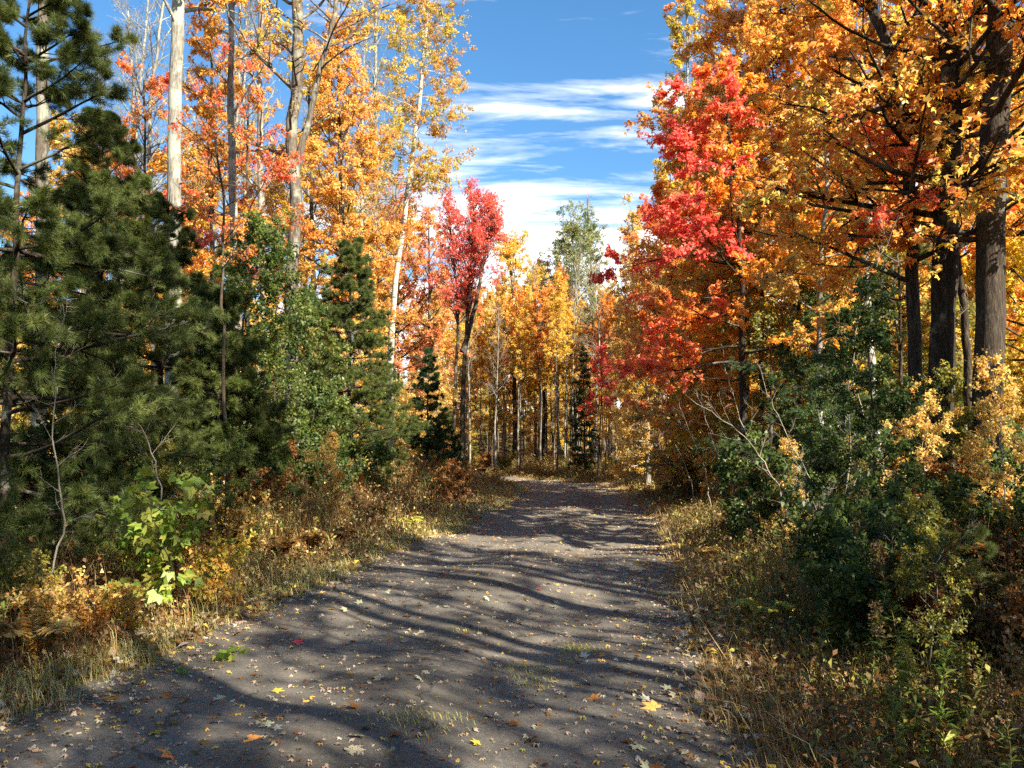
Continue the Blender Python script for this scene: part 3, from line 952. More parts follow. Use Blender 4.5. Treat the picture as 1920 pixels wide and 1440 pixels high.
    hero('maple_tree', [(1285, 905), (1282, 600), (1285, 300), (1288, 100), (1290, -10)], 33, 14, 4,
         'tall yellow-olive maple whose top shows above the scarlet sprays', 'tree', seed=71, bark='grey', t0=0.42, n1=40, R=1.7, n2=8, n3=6, leaves=20000, leaf=0.11, pal='birchleaf', elev=(15, 60), prof='even')
    hero('red_maple_sapling', [(1122, 890), (1124, 800), (1126, 720), (1127, 655)], 46, 4, 1.2,
         'small scarlet maple glowing against the dark spruce at the bend', 'sapling', seed=72, bark='dark', t0=0.45, n1=26, R=1.1, n2=8, n3=5, leaves=9000, leaf=0.09, pal='red', elev=(0, 55), prof='even', flare=1.1)
    hero('beech_tree', [(1215, 905), (1213, 780), (1208, 660), (1204, 545)], 36, 9, 3,
         'copper-gold understory beech nearest the bend on the right', 'tree', seed=67, bark='grey', t0=0.12, n1=40, R=2.5, n2=9, n3=6, leaves=26000, leaf=0.095, pal='copper', elev=(0, 45), prof='even', flat=0.75)
    hero('beech_tree', [(1300, 910), (1298, 780), (1295, 660), (1290, 560)], 27, 10, 3,
         'copper-gold understory beech below the orange-red maple', 'tree', seed=68, bark='grey', t0=0.12, n1=40, R=2.4, n2=9, n3=6, leaves=28000, leaf=0.09, pal='copper', elev=(0, 45), prof='even', flat=0.75)
    hero('beech_tree', [(1490, 930), (1488, 780), (1480, 640), (1470, 520)], 20, 12, 3,
         'olive-gold understory beech behind the dead twiggy brush', 'tree', seed=69, bark='grey', t0=0.12, n1=40, R=2.2, n2=9, n3=6, leaves=24000, leaf=0.085, pal='olive', elev=(0, 45), prof='even', flat=0.75)
    hero('beech_tree', [(1690, 930), (1688, 780), (1680, 640), (1670, 480)], 18.5, 12, 3,
         'olive and yellow understory tree behind the thin white birch', 'tree', seed=70, bark='grey', t0=0.15, n1=40, R=2.0, n2=9, n3=6, leaves=20000, leaf=0.085, pal='olive', elev=(0, 45), prof='even', flat=0.75)


def conifers():
    def put(name, u, d, h, R, r0, seed, label, cat='tree', **kw):
        w = P(u, 850, d)
        tm, cm = pine(name, seed, h, R, r0, **kw)
        return thing(name, [('trunk', tm), ('crown', cm)], (w[0], w[1], gz(w[0], w[1])), label=label, cat=cat)
    put('pine_tree', 10, 9.0, 8.2, 2.3, 0.065, 101, 'dark white pine at the left edge, nearest of the pines', whorl=0.45, per=5, n2=13, n3=7, K=15, width=0.0045, spread=.6, needle=.085, tufts=6)
    put('pine_tree', 165, 11.5, 6.3, 2.1, 0.075, 102, 'white pine with drooping lit boughs, second along the left verge', whorl=0.42, per=5, n2=13, n3=7, K=14, width=0.005, spread=.6, needle=.085, tufts=6)
    put('pine_tree', 300, 15.0, 6.2, 2.2, 0.09, 103, 'broad dark pine in front of the stout pale trunk', whorl=0.45, per=5, n2=11, n3=6, K=13, width=0.008)
    put('pine_tree', -150, 12.5, 10.0, 2.8, 0.10, 104, 'tall pine partly outside the left edge', whorl=0.5, per=5, n2=9, n3=5, K=12, width=0.008)
    put('pine_tree', 405, 14.5, 4.6, 1.5, 0.06, 113, 'smaller bushy pine under the slim reddish sapling', whorl=0.4, per=6, n2=12, n3=6, K=14, width=0.007)
    put('pine_tree', 420, 19.0, 6.4, 2.0, 0.09, 105, 'pine half hidden by the green leafy trees on the left', whorl=0.45, per=5, n2=9, n3=4, K=13, width=0.006)
    put('pine_tree', 652, 24.0, 8.0, 2.15, 0.09, 106, 'broad pointed pine standing close beside the birch', whorl=0.42, per=7, n2=12, n3=5, K=14, width=0.008, pal='pine', gap=0.05)
    put('pine_tree', 802, 30.0, 5.4, 1.05, 0.07, 107, 'small dark pine right of the birch foot', whorl=0.36, per=6, n2=9, n3=4, K=13, width=0.008, pal='darkpine', gap=0.05)
    put('pine_tree', 832, 36.0, 3.6, 1.1, 0.05, 108, 'young bushy pine left of the crimson maple foot', whorl=0.32, per=6, n2=8, n3=4, K=13, width=0.009, pal='pine', gap=0.05)
    put('spruce_tree', 1096, 47.5, 8.0, 1.1, 0.07, 109, 'dark narrow spruce behind the red bush at the bend', whorl=0.34, per=6, n2=8, n3=4, K=12, needle=0.07, width=0.010, pal='darkpine', gap=0.1)
    put('hemlock_tree', 1585, 13.5, 4.2, 1.5, 0.04, 110, 'feathery young hemlock with bright green sprays beside the birch', pal='hemlock', whorl=0.36, per=4, n2=9, n3=5, K=12, needle=0.05, width=0.006, gap=0.25, spread=0.8)
    put('hemlock_tree', 1700, 14.5, 6.6, 1.6, 0.05, 111, 'thin hemlock spreading flat green sprays before the bent trunk', pal='hemlock', whorl=0.5, per=4, n2=8, n3=5, K=12, needle=0.05, width=0.006, gap=0.35, spread=0.8, pow_=0.4)
    put('hemlock_tree', 1450, 18.0, 4.2, 1.6, 0.06, 112, 'shaded hemlock with dark sprays below the golden maple', pal='darkpine', whorl=0.5, per=4, n2=8, n3=5, K=12, needle=0.055, width=0.008, gap=0.35, spread=0.8, pow_=0.5)


left_trees()
right_trees()
conifers()


# ================================================================ WOODS BEHIND AND BESIDE THE ROAD
rngs = np.random.default_rng(2024)


def simple_tree(name, seed, h, r, **kw):
    rng = np.random.default_rng(seed)
    k = rng.normal(0, 0.25, (4, 2))
    pts = [(0, 0, -0.15), (k[0, 0] * .4, k[0, 1] * .4, h * .33), (k[1, 0] * .7, k[1, 1] * .7, h * .66), (k[2, 0], k[2, 1], h)]
    tm, cm = broadleaf(name, seed, [(pts, r, r * 0.15)], **kw)
    return [('trunk', t) for t in tm] + ([('crown', cm)] if cm else [])


def prototypes():
    K = {}
    base = dict(n1=30, n2=8, n3=6, leaf=0.12, elev=(5, 60), prof='even', clump=0.4, sides=7, tw=0.006)
    for i, (key, pal, bark, n, h, t0, R) in enumerate([
            ('gold', 'gold', 'brown', 22000, 15, .36, 2.6), ('gold', 'gold', 'grey', 22000, 13, .28, 2.7), ('orange', 'orange', 'brown', 22000, 14, .32, 2.6), ('orange', 'salmon', 'grey', 22000, 15, .35, 2.5),
            ('yellow', 'yellow', 'dark', 20000, 15, .4, 2.4), ('yellow', 'yellow', 'brown', 20000, 12, .25, 2.5), ('copper', 'copper', 'grey', 20000, 12, .2, 2.7), ('olive', 'olive', 'dark', 20000, 13, .25, 2.6),
            ('redgold', 'redgold', 'brown', 20000, 13, .3, 2.4)]):
        K.setdefault(key, []).append(simple_tree('maple_tree', 300 + i, h, 0.13, t0=t0, R=R, pal=pal, bark=bark, leaves=n, **base))
    for i, (pal, bark, h) in enumerate([('gold', 'brownish', 15), ('copper', 'brown', 16), ('yellow', 'grey', 14), ('orange', 'brownish', 15)]):
        K.setdefault('pole', []).append(simple_tree('pole_tree', 330 + i, h, 0.085, t0=.56, R=1.7, pal=pal, bark=bark, leaves=8000, n1=22, n2=7, n3=5, leaf=0.12, elev=(30, 70), prof='even', clump=0.4, sides=7, tw=0.006))
    for i, (pal, n) in enumerate([('copper', 9000), ('gold', 9000), ('yellow', 9000), ('olive', 9000)]):
        K.setdefault('sapling', []).append(simple_tree('beech_sapling', 340 + i, 5.0, 0.03, t0=.12, R=1.3, pal=pal, bark='grey', leaves=n, n1=30, n2=8, n3=5, leaf=0.085, elev=(0, 50), prof='even', flat=0.7, clump=0.4, sides=6, tw=0.003, flare=1.1))
    for i, (pal, n) in enumerate([('midgreen', 17000), ('green', 17000)]):
        K.setdefault('leafy', []).append(simple_tree('leafy_tree', 350 + i, 6.5, 0.05, t0=.1, R=1.5, pal=pal, bark='brown', leaves=n, n1=36, n2=9, n3=6, leaf=0.085, elev=(5, 55), prof='even', flat=0.5, clump=0.4, sides=6, tw=0.003, flare=1.1))
    for i in range(2):
        K.setdefault('bare', []).append(simple_tree('bare_tree', 360 + i, 16, 0.11, t0=.45, R=2.2, pal='gold', bark='pale', leaves=0, n1=32, n2=9, n3=6, elev=(40, 72), prof='even', sides=7, tw=0.007))
    for i in range(2):
        K.setdefault('thin', []).append(simple_tree('maple_tree', 380 + i, 15, 0.12, t0=.22, R=3.0, pal='gold', bark='brown', leaves=3200, n1=34, n2=9, n3=6, leaf=.10, elev=(5, 55), prof='even', flat=.7, sides=7, tw=0.006, bare=.4))
    K['youngpine'] = [[('trunk', a), ('crown', b)] for a, b in (pine('young_pine', 391, 2.6, 1.0, 0.025, pal='hemlock', whorl=.28, per=5, n2=8, n3=3, K=12, width=0.005, needle=0.07, gap=.2),
                                                                pine('young_pine', 392, 2.0, 0.8, 0.022, pal='pine', whorl=.26, per=5, n2=8, n3=3, K=12, width=0.005, needle=0.08, gap=.2))]
    for i in range(3):
        K.setdefault('slimpole', []).append(simple_tree('pole_tree', 397 + i * 7, 13, 0.045, t0=.5, R=1.3, pal='yellow', bark='grey', leaves=1500, n1=18, n2=6, n3=4, leaf=0.09, elev=(20, 60), prof='even', sides=6, tw=0.005, flare=1.1))
    for i in range(2):
        K.setdefault('tallpole', []).append(simple_tree('pole_tree', 395 + i, 21, 0.11, t0=.70, R=1.9, pal='gold', bark='brown', leaves=5000, n1=24, n2=7, n3=5, leaf=0.11, elev=(20, 65), prof='even', sides=7, tw=0.006))
    K['pine'] = [[('trunk', a), ('crown', b)] for a, b in (pine('pine_tree', 371, 9.0, 2.3, 0.10, pal='darkpine', whorl=.5, per=5, n2=8, n3=4, K=11, width=0.010, needle=0.11),)]
    return K


KIND = prototypes()
KWORD = {'gold': ('gold-leaved maple', 'maple_tree', 'tree'), 'orange': ('orange-leaved maple', 'maple_tree', 'tree'), 'yellow': ('yellow-leaved maple', 'maple_tree', 'tree'),
         'copper': ('copper-leaved beech', 'beech_tree', 'tree'), 'olive': ('olive-leaved tree', 'beech_tree', 'tree'), 'redgold': ('red and gold maple', 'maple_tree', 'tree'),
         'pole': ('thin dark pole-like tree', 'pole_tree', 'tree'), 'sapling': ('slight golden understory sapling', 'beech_sapling', 'sapling'), 'leafy': ('small tree still in green leaf', 'leafy_tree', 'tree'),
         'bare': ('tall leafless pale-twigged tree', 'bare_tree', 'tree'), 'youngpine': ('young bushy evergreen', 'young_pine', 'sapling'), 'tallpole': ('tall straight branchless-stemmed maple', 'pole_tree', 'tree'), 'slimpole': ('slim pole-like young maple', 'pole_tree', 'tree'), 'thin': ('tall maple that has shed most leaves', 'maple_tree', 'tree'), 'pine': ('tall dark pine', 'pine_tree', 'tree')}


def plant_tree(kind, x, y, scale, zone, key, variant=None):
    v = KIND[kind][rngs.integers(len(KIND[kind])) if variant is None else variant]
    word, name, cat = KWORD[kind]
    s = scale * rngs.uniform(0.9, 1.1)
    e = thing(name, v, (x, y, gz(x, y) - 0.05), rot=rngs.uniform(0, 6.28), scale=(s * rngs.uniform(.92, 1.08), s * rngs.uniform(.92, 1.08), s), cat=cat, group=f"{word}s {zone[0]}")
    later(e, f"{word} {zone[0]}", key, zone[1])
    return e


PLACED = []


def free(x, y, r):
    lat, _ = road_coords([x], [y])
    if abs(lat[0]) < 3.6:
        return False
    for (a, b) in PLACED:
        if (a - x) ** 2 + (b - y) ** 2 < r * r:
            return False
    PLACED.append((x, y))
    return True


def scatter(n, u_rng, d_rng, kinds, probs, scale, zone, sep=1.3):
    c = tries = 0
    while c < n and tries < n * 40:
        tries += 1
        d = math.sqrt(rngs.uniform(d_rng[0] ** 2, d_rng[1] ** 2))
        u = rngs.uniform(*u_rng)
        x = (u - 960) / 1500 * d
        if (700 < u < 785 and d < 40) or (828 < u < 905 and d < 46) or (zone[0].endswith('scarlet-sprayed maple') and (27.2 < (x + d) * .707 < 30.5 or 15.2 < (x + d) * .707 < 18.6)) or not free(x, d, sep):     # keep the views of the birch and the crimson maple
            continue
        k = kinds[rngs.choice(len(kinds), p=np.array(probs) / sum(probs))]
        plant_tree(k, x, d, rngs.uniform(*scale), zone, u)
        c += 1


def woods():
    Zf = ("in the stand past the bend", "{} counting from the birch")
    Zl = ("in the woods behind the pines", "{} counting towards the road")
    Zr = ("in the woods behind the scarlet-sprayed maple", "{} counting from the road")
    Zd = ("deep in the woods", "{} counting round from the pines")
    scatter(66, (800, 1330), (54, 84), ['pole', 'gold', 'copper', 'yellow', 'orange', 'bare'], [9, 1.5, 2, .7, 1, 2], (0.85, 1.1), Zf, 1.2)
    scatter(48, (850, 1160), (48.5, 62), ['pole', 'bare'], [5, 1], (0.6, 0.85), Zf, 0.55)
    scatter(20, (820, 1350), (56, 78), ['sapling'], [1], (0.8, 1.4), Zf, 0.8)
    scatter(16, (60, 560), (30, 50), ['orange', 'gold', 'bare', 'copper'], [2, 3, 5, 1], (1.25, 1.55), Zl, 1.8)
    scatter(10, (560, 760), (44, 60), ['bare', 'orange', 'gold'], [5, 2, 1], (1.25, 1.6), Zl, 1.6)
    scatter(60, (-420, 815), (30, 75), ['gold', 'orange', 'yellow', 'redgold', 'bare', 'copper', 'pine'], [5, 5, 2, .4, 2, 1.5, .6], (0.62, 0.9), Zl, 2.0)
    scatter(60, (-150, 850), (22, 60), ['sapling'], [1], (0.7, 1.3), Zl, 1.0)
    scatter(70, (1230, 2000), (24, 75), ['gold', 'orange', 'yellow', 'redgold', 'copper', 'olive', 'pole'], [5, 5, 2, 1, 2, .4, 2], (0.8, 1.1), Zr, 2.0)
    scatter(80, (-300, 2200), (78, 130), ['gold', 'orange', 'copper', 'yellow', 'olive'], [3, 3, 2, 2, 2], (0.7, 0.95), Zd, 2.5)
    scatter(60, (0, 1900), (66, 110), ['sapling'], [1], (1.2, 1.9), Zd, 1.5)
    scatter(46, (1180, 2300), (14, 48), ['sapling'], [1], (0.7, 1.35), Zr, 1.1)
    for i, (u, d, s, v, lab) in enumerate([
            (455, 16.5, 0.95, 0, 'green leafy tree just right of the slim reddish sapling'),
            (520, 19.0, 1.0, 1, 'green leafy tree below the kinked grey trunk'),
            (585, 21.5, 0.85, 0, 'green leafy tree touching the pointed pine'),
            (1530, 18.0, 0.72, 1, 'shaded green leafy tree behind the slim grey stem')]):
        w = P(u, 850, d)
        thing('leafy_tree', KIND['leafy'][v], (w[0], w[1], gz(w[0], w[1]) - .05), rot=i * 1.3, scale=s, label=lab, cat='tree', group='trees still in green leaf')
    # straight poles and low leafy trees just outside the frame on the sunny side
    Zs = ("towards the sun", "{} counting up the road")
    for (x, y, k, s) in [(4.4, 1.6, 'leafy', .50), (5.5, 3.3, 'leafy', .55), (6.8, 5.4, 'leafy', .6), (8.6, 8.2, 'leafy', .7),
(3.8, -3.5, 'slimpole', 0.89), (3.8, -2.4, 'slimpole', 1.04), (9.2, 1.2, 'slimpole', 0.81), (11.8, -3.3, 'slimpole', 1.09), (8.9, -2.9, 'slimpole', 0.98), (4.4, -2.1, 'slimpole', 0.80), (7.8, -6.2, 'slimpole', 0.82), (4.7, -2.9, 'slimpole', 0.87), (3.3, -1.7, 'slimpole', 0.94), (7.0, -0.1, 'slimpole', 1.05), (4.6, 3.4, 'slimpole', 0.96), (5.6, 5.4, 'slimpole', 0.99), (6.2, 6.6, 'slimpole', 0.95), (6.9, 4.0, 'slimpole', 1.10), (4.1, 2.4, 'slimpole', 1.05), (5.2, 2.2, 'slimpole', 1.01),
                         (5.0, 4.4, 'tallpole', 1.01), (6.0, 1.2, 'tallpole', 1.04), (7.6, -0.8, 'tallpole', 1.09), (5.0, -2.4, 'tallpole', 1.03), (6.4, -5.0, 'tallpole', 0.97), (4.3, -0.4, 'tallpole', 1.09), (8.6, 2.4, 'tallpole', 1.01), (3.8, -4.2, 'tallpole', 1.08), (9.0, -3.4, 'tallpole', 0.88), (6.4, 3.1, 'tallpole', 0.97), (10.2, 0.4, 'tallpole', 0.91), (12.6, -2.0, 'tallpole', 0.99), (7.9, -6.8, 'tallpole', 0.92), (5.6, -8.4, 'tallpole', 1.08), (11.0, -6.2, 'tallpole', 1.04)]:
        PLACED.append((x, y))
        plant_tree(k, x, y, s, Zs, y)
    c = 0
    while c < 30:
        q, t = rngs.uniform(1.0, 9.4), rngs.uniform(3.5, 11)
        x, y = .707 * (q + t), .707 * (q - t)
        if x < .66 * max(y, 0) + 1.4 or abs(road_coords([x], [y])[0][0]) < 2.9:
            continue
        c += 1
        PLACED.append((x, y))
        plant_tree('slimpole', x, y, rngs.uniform(.75, 1.15), Zs, y)
    for (x, y, k, s) in [(-5.5, -4.0, 'pine', .9), (-8.0, 0.5, 'pine', .9), (-4.6, -9.5, 'pine', 1.1), (3.5, -17.0, 'pine', 1.1), (-2.0, -20.0, 'gold', 1.0), (-16.0, -6.0, 'gold', 1.0), (-11.0, 7.0, 'pine', 1.0),
                         (8.5, -19.0, 'copper', 1.0), (-8.5, -15.5, 'copper', 1.0), (-18.0, 6.0, 'orange', 1.1), (-20.0, -1.0, 'copper', 1.1)]:
        PLACED.append((x, y))
        plant_tree(k, x, y, s, ("behind the camera", "{} counting up the road"), y)
    # trees beside and behind the viewer that throw their shade over the road
    Zb = ("towards the sun", "{} counting up the road")
    for (x, y, k, s) in [(7.5, -6.5, 'thin', .8), (4.8, -7.5, 'thin', .8), (10.0, -6.4, 'thin', .9), (12.6, -8.6, 'thin', 1.0), (8.2, -9.4, 'thin', .9), (10.5, -12.0, 'bare', 1.0),
                         (-6.5, -8.0, 'gold', 1.0), (-9.0, -3.0, 'pine', 1.1), (-12.0, -12.0, 'orange', 1.0), (0.5, -14.0, 'gold', .9), (-14.0, 3.0, 'pine', 1.2)]:
        PLACED.append((x, y))
        plant_tree(k, x, y, s, Zb, y)


woods()


# ================================================================ SHRUBS, WEEDS, GRASS
def side_pos(y, lat):
    """A point `lat` metres to the right (+) or left (-) of the road's centre line, abreast of y."""
    cc, cm = along(y)
    p = cc + cm * lat
    return float(p[0]), float(p[1])


def shrub_proto(name, seed, h, spread, n_st, pal, leaves, leaf, bark='brown', shape='kite', mat=None, r=0.008, n1=9, n2=6, n3=4, lw=0.62):
    rng = np.random.default_rng(seed)
    stems = []
    for k in range(n_st):
        a = k * 6.28 / n_st + rng.normal(0, .4)
        o = spread * rng.uniform(.4, 1.0)
        hh = h * rng.uniform(.7, 1.05)
        stems.append(([(0.04 * math.cos(a), 0.04 * math.sin(a), -0.05), (o * .35 * math.cos(a), o * .35 * math.sin(a), hh * .5), (o * math.cos(a + .2), o * math.sin(a + .2), hh)], r, r * .3))
    tm, cm = broadleaf(name, seed, stems, t0=.22, n1=n1, R=h * .33, prof='even', elev=(10, 60), n2=n2, n3=n3, leaves=leaves, leaf=leaf, pal=pal, bark=bark, flat=.4, sides=5, tw=0.0016, flare=1.0,
                       wig=0.012, shape=shape, mat=mat, leaf_w=lw)
    return [('stem', t) for t in tm] + ([('foliage', cm)] if cm else [])


SHRUB = {
    'darkgreen': [shrub_proto('green_shrub', 401, 1.7, .8, 6, 'green', 5200, .075), shrub_proto('green_shrub', 402, 1.4, .9, 6, 'green', 4600, .075)],
    'midgreen': [shrub_proto('green_shrub', 403, 1.5, .7, 5, 'midgreen', 3800, .08)],
    'yellow': [shrub_proto('yellow_shrub', 404, 1.2, .6, 5, 'yellowgreen', 2600, .06), shrub_proto('yellow_shrub', 405, 1.0, .6, 5, 'birchleaf', 2600, .055)],
    'orange': [shrub_proto('orange_shrub', 406, 0.9, .6, 6, 'amber', 2400, .05), shrub_proto('orange_shrub', 407, 1.1, .6, 5, 'copper', 2600, .07)],
    'russet': [shrub_proto('russet_shrub', 408, 1.2, .7, 6, 'russet', 4200, .055), shrub_proto('russet_shrub', 409, 1.0, .7, 6, 'dryweed', 4200, .05)],
    'olive': [shrub_proto('olive_shrub', 410, 1.5, .7, 6, 'olive', 3600, .07), shrub_proto('olive_shrub', 411, 1.1, .7, 6, 'olive', 3200, .065)],
    'red': [shrub_proto('red_shrub', 412, 1.6, .6, 5, 'red', 3600, .085)],
    'lime': [shrub_proto('lime_shrub', 413, 1.25, .55, 4, 'lime', 260, .10, shape='maple', n1=6, n2=4, n3=3, lw=.9)],
    'brush': [shrub_proto('dead_shrub', 414, 2.0, 1.2, 9, 'tan', 0, .06, bark='twig', r=.008, n1=4, n2=3, n3=2), shrub_proto('dead_shrub', 415, 1.5, 1.0, 8, 'tan', 0, .06, bark='twig', r=.007, n1=7, n2=5, n3=3)],
}
SWORD = {'darkgreen': ('dark green bushy shrub', 'green_shrub'), 'midgreen': ('fresh green shrub', 'green_shrub'), 'yellow': ('yellow-leaved shrub', 'yellow_shrub'), 'orange': ('orange-leaved shrub', 'orange_shrub'),
         'russet': ('rust-brown shrub', 'russet_shrub'), 'olive': ('olive-leaved shrub', 'olive_shrub'), 'red': ('scarlet shrub', 'red_shrub'), 'lime': ('bright lime-green broad-leaved shrub', 'lime_shrub'),
         'brush': ('dead shrub of bare pale twigs', 'dead_shrub')}


def plant_shrub(kind, x, y, s, label=None, zone=None, key=0):
    v = SHRUB[kind][rngs.integers(len(SHRUB[kind]))]
    word, name = SWORD[kind]
    e = thing(name, v, (x, y, gz(x, y)), rot=rngs.uniform(0, 6.28), scale=s, label=label, cat='shrub', group=None if label else f"{word}s {zone[0]}")
    if not label:
        later(e, f"{word} {zone[0]}", key, zone[1])


def shrubs():
    def at(u, d):
        w = P(u, 850, d)
        return w[0], w[1]
    for (kind, u, d, s, lab) in [
            ('lime', 345, 8.0, 1.1, 'bright lime-green broad-leaved shrub glowing below the pines'),
            ('lime', 285, 8.1, 0.9, 'low lime-green broad-leaved shrub left of the tall lime one'),
            ('yellow', 240, 7.0, 0.45, 'yellow shrub in sun in front of the lime-green shrub'),
            ('yellow', 395, 8.2, 0.8, 'yellow shrub in sun right of the lime-green shrub'),
            ('orange', 90, 6.6, 0.55, 'orange shrub in sun at the foot of the nearest pine'),
            ('orange', 190, 7.0, 0.5, 'small orange shrub in sun between pine and lime-green shrub'),
            ('brush', 1535, 9.5, 1.0, 'dead brush of pale bare twigs before the dark bush'),
            ('darkgreen', 1455, 11.5, 1.05, 'big dark green bush left of the dead brush'),
            ('darkgreen', 1400, 13.5, 0.7, 'dark green bush nearest the road on the right'),
            ('darkgreen', 1880, 8.4, 0.8, 'dark green bush below the thickest trunk'),
            ('darkgreen', 1800, 9.6, 0.75, 'dark green bush below the double trunk')]:
        x, y = at(u, d)
        plant_shrub(kind, x, y, s, lab)
    Zl = ("on the pine side verge", "{} counting up the road")
    Zr = ("on the maple side verge", "{} counting up the road")
    def row(n, yr, latr, kinds, probs, sc, zone):
        for _ in range(n):
            y = yr[0] + (yr[1] - yr[0]) * rngs.uniform() ** 1.2
            lat = rngs.uniform(*latr)
            x, yy = side_pos(y, lat)
            k = kinds[rngs.choice(len(kinds), p=np.array(probs) / sum(probs))]
            uu = 960 + 1500 * x / yy
            if (690 < uu < 780 and 16 < yy < 36) or (210 < uu < 430 and yy < 9.5):      # the birch's foot, the lime-green shrub
                continue
            plant_shrub(k, x, yy, rngs.uniform(*sc), None, zone, yy)
    row(26, (5.5, 12), (-6.8, -3.4), ['yellow', 'orange', 'russet', 'olive'], [2, 3, 2, 1], (0.35, .7), Zl)
    row(34, (10, 42), (-7.0, -3.3), ['russet', 'olive', 'darkgreen', 'orange'], [6, 2, 1.5, 1], (0.75, 1.1), Zl)
    row(20, (9, 24), (-9.0, -5.0), ['midgreen', 'darkgreen', 'russet'], [2, 3, 2], (0.9, 1.4), Zl)
    row(26, (3.6, 10), (3.4, 6.5), ['russet', 'olive', 'darkgreen', 'brush'], [8, 2, 1, .15], (0.5, .8), Zr)
    row(40, (9, 42), (3.4, 8.5), ['russet', 'olive', 'darkgreen', 'yellow', 'orange'], [6, 4, 1, 1.2, 1], (0.75, 1.2), Zr)
    Zf = ("past the road bend", "{} counting from the birch")
    for _ in range(22):
        u, d = rngs.uniform(880, 1300), rngs.uniform(48, 58)
        x, y = (u - 960) / 1500 * d, d
        if abs(road_coords([x], [y])[0][0]) > 2.8:
            plant_shrub(['yellow', 'olive', 'russet', 'orange'][rngs.integers(4)], x, y, rngs.uniform(.7, 1.2), None, Zf, u)


shrubs()


# --- single weeds with a stem, leaves and a plume or flower head
def weed_proto(seed, h, n, ll, lw, pal, head=None, arch=0.15, up=30, name='weed'):
    rng = np.random.default_rng(seed)
    a = rng.uniform(0, 6.28)
    st = resample([(0, 0, -.04), (arch * .3 * math.cos(a), arch * .3 * math.sin(a), h * .5), (arch * math.cos(a), arch * math.sin(a), h)], 14, rng, .004)[None]
    g = Geo()
    g.tubes(st, np.linspace(.0045, .0015, 14)[None], 5)
    s = rng.uniform(.08, .97, n)
    p, t = interp(np.repeat(st, n, 0), s)
    az = rng.uniform(0, 6.28, n)
    el = np.radians(up + rng.normal(0, 18, n))
    ax = np.stack([np.cos(az) * np.cos(el), np.sin(az) * np.cos(el), np.sin(el)], 1)
    ln = ll * (1.15 - .75 * s) * rng.uniform(.7, 1.2, n)
    f = Geo()
    f.leaves(p, ax, np.tile([0, 0, 1.0], (n, 1)) + rng.normal(0, .3, (n, 3)), ln, ln * lw, pal_color(rng, pal, rng.uniform(0, 1, n)), curl=.06)
    parts = [('stem', g.mesh(name + '_stem', [BARK['stalk']], smooth=True)), ('foliage', f.mesh(name + '_foliage', [M_LEAF]))]
    if head:
        m = 200
        q, tt = interp(np.repeat(st, m, 0), rng.uniform(.84, 1.0, m))
        ax = tt * .4 + rng.normal(0, .5, (m, 3))
        q = q + norm(ax) * rng.uniform(0, .035, (m, 1))
        hd = Geo()
        ln = rng.uniform(.010, .022, m)
        hd.leaves(q, ax, rng.normal(0, 1, (m, 3)), ln, ln * .6, pal_color(rng, head, rng.uniform(0, 1, m)))
        parts.append(('plume', hd.mesh(name + '_plume', [M_DRY])))
    return parts


def fern_proto(seed, h, nf, pal):
    rng = np.random.default_rng(seed)
    parts = []
    for k in range(nf):
        a = k * 6.28 / nf + rng.normal(0, .3)
        L_ = h * rng.uniform(.8, 1.15)
        o = L_ * rng.uniform(.5, .8)
        st = resample([(0, 0, -.02), (o * .4 * math.cos(a), o * .4 * math.sin(a), L_ * .6), (o * math.cos(a), o * math.sin(a), L_ * .62)], 20)[None]
        g = Geo()
        g.tubes(st, np.linspace(.003, .001, 20)[None], 4, mat=1)
        n = 70
        s = np.repeat(np.linspace(.22, .99, n // 2), 2)
        p, t = interp(np.repeat(st, n, 0), s)
        sd = norm(np.cross(t, np.array([0, 0, 1.0]))) * np.tile([1, -1], n // 2)[:, None]
        ax = sd + t * .35 + rng.normal(0, .1, (n, 3)) - np.array([0, 0, .15])
        ln = L_ * .26 * np.sin(np.clip((s - .12) / .88, 0, 1) * np.pi) ** .7 + .01
        g.leaves(p, ax, np.tile([0, 0, 1.0], (n, 1)), ln, ln * .28, pal_color(rng, pal, np.full(n, rng.uniform(0, 1))), curl=.05)
        parts.append(('frond', g.mesh('fern_frond', [M_DRY, BARK['stalk']])))
    return parts


WEED = {
    'goldenrod': [weed_proto(501, .95, 90, .11, .20, 'midgreen', 'dryweed'), weed_proto(502, .8, 80, .11, .2, 'olive', None), weed_proto(503, 1.05, 90, .10, .2, 'dryweed', 'dryweed', arch=.4)],
    'aster': [weed_proto(504, .75, 110, .13, .24, 'midgreen', None, up=15), weed_proto(505, .9, 110, .14, .22, 'lime', None, up=20), weed_proto(506, .6, 80, .12, .25, 'yellowgreen', None, up=10)],
    'fern': [fern_proto(507, .55, 6, 'russet'), fern_proto(508, .5, 6, 'dryweed'), fern_proto(509, .5, 5, 'yellowgreen'), fern_proto(510, .6, 6, 'copper')],
    'rosette': [weed_proto(511, .28, 16, .16, .75, 'lime', None, up=40)],
}
WWORD = {'goldenrod': ('goldenrod stalk with faded plume', 'goldenrod', 'weed'), 'aster': ('leafy green weed stalk', 'aster_plant', 'weed'), 'fern': ('autumn-brown fern', 'fern_plant', 'fern'),
         'rosette': ('low bright green broad-leaved weed', 'burdock_plant', 'weed')}


def plant_weed(kind, x, y, s, label=None, zone=None, key=0, v=None):
    vs = WEED[kind]
    word, name, cat = WWORD[kind]
    e = thing(name, vs[rngs.integers(len(vs)) if v is None else v], (x, y, gz(x, y)), rot=rngs.uniform(0, 6.28), scale=s, label=label, cat=cat, group=None if label else f"{word}s {zone[0]}")
    if not label:
        later(e, f"{word} {zone[0]}", key, zone[1])


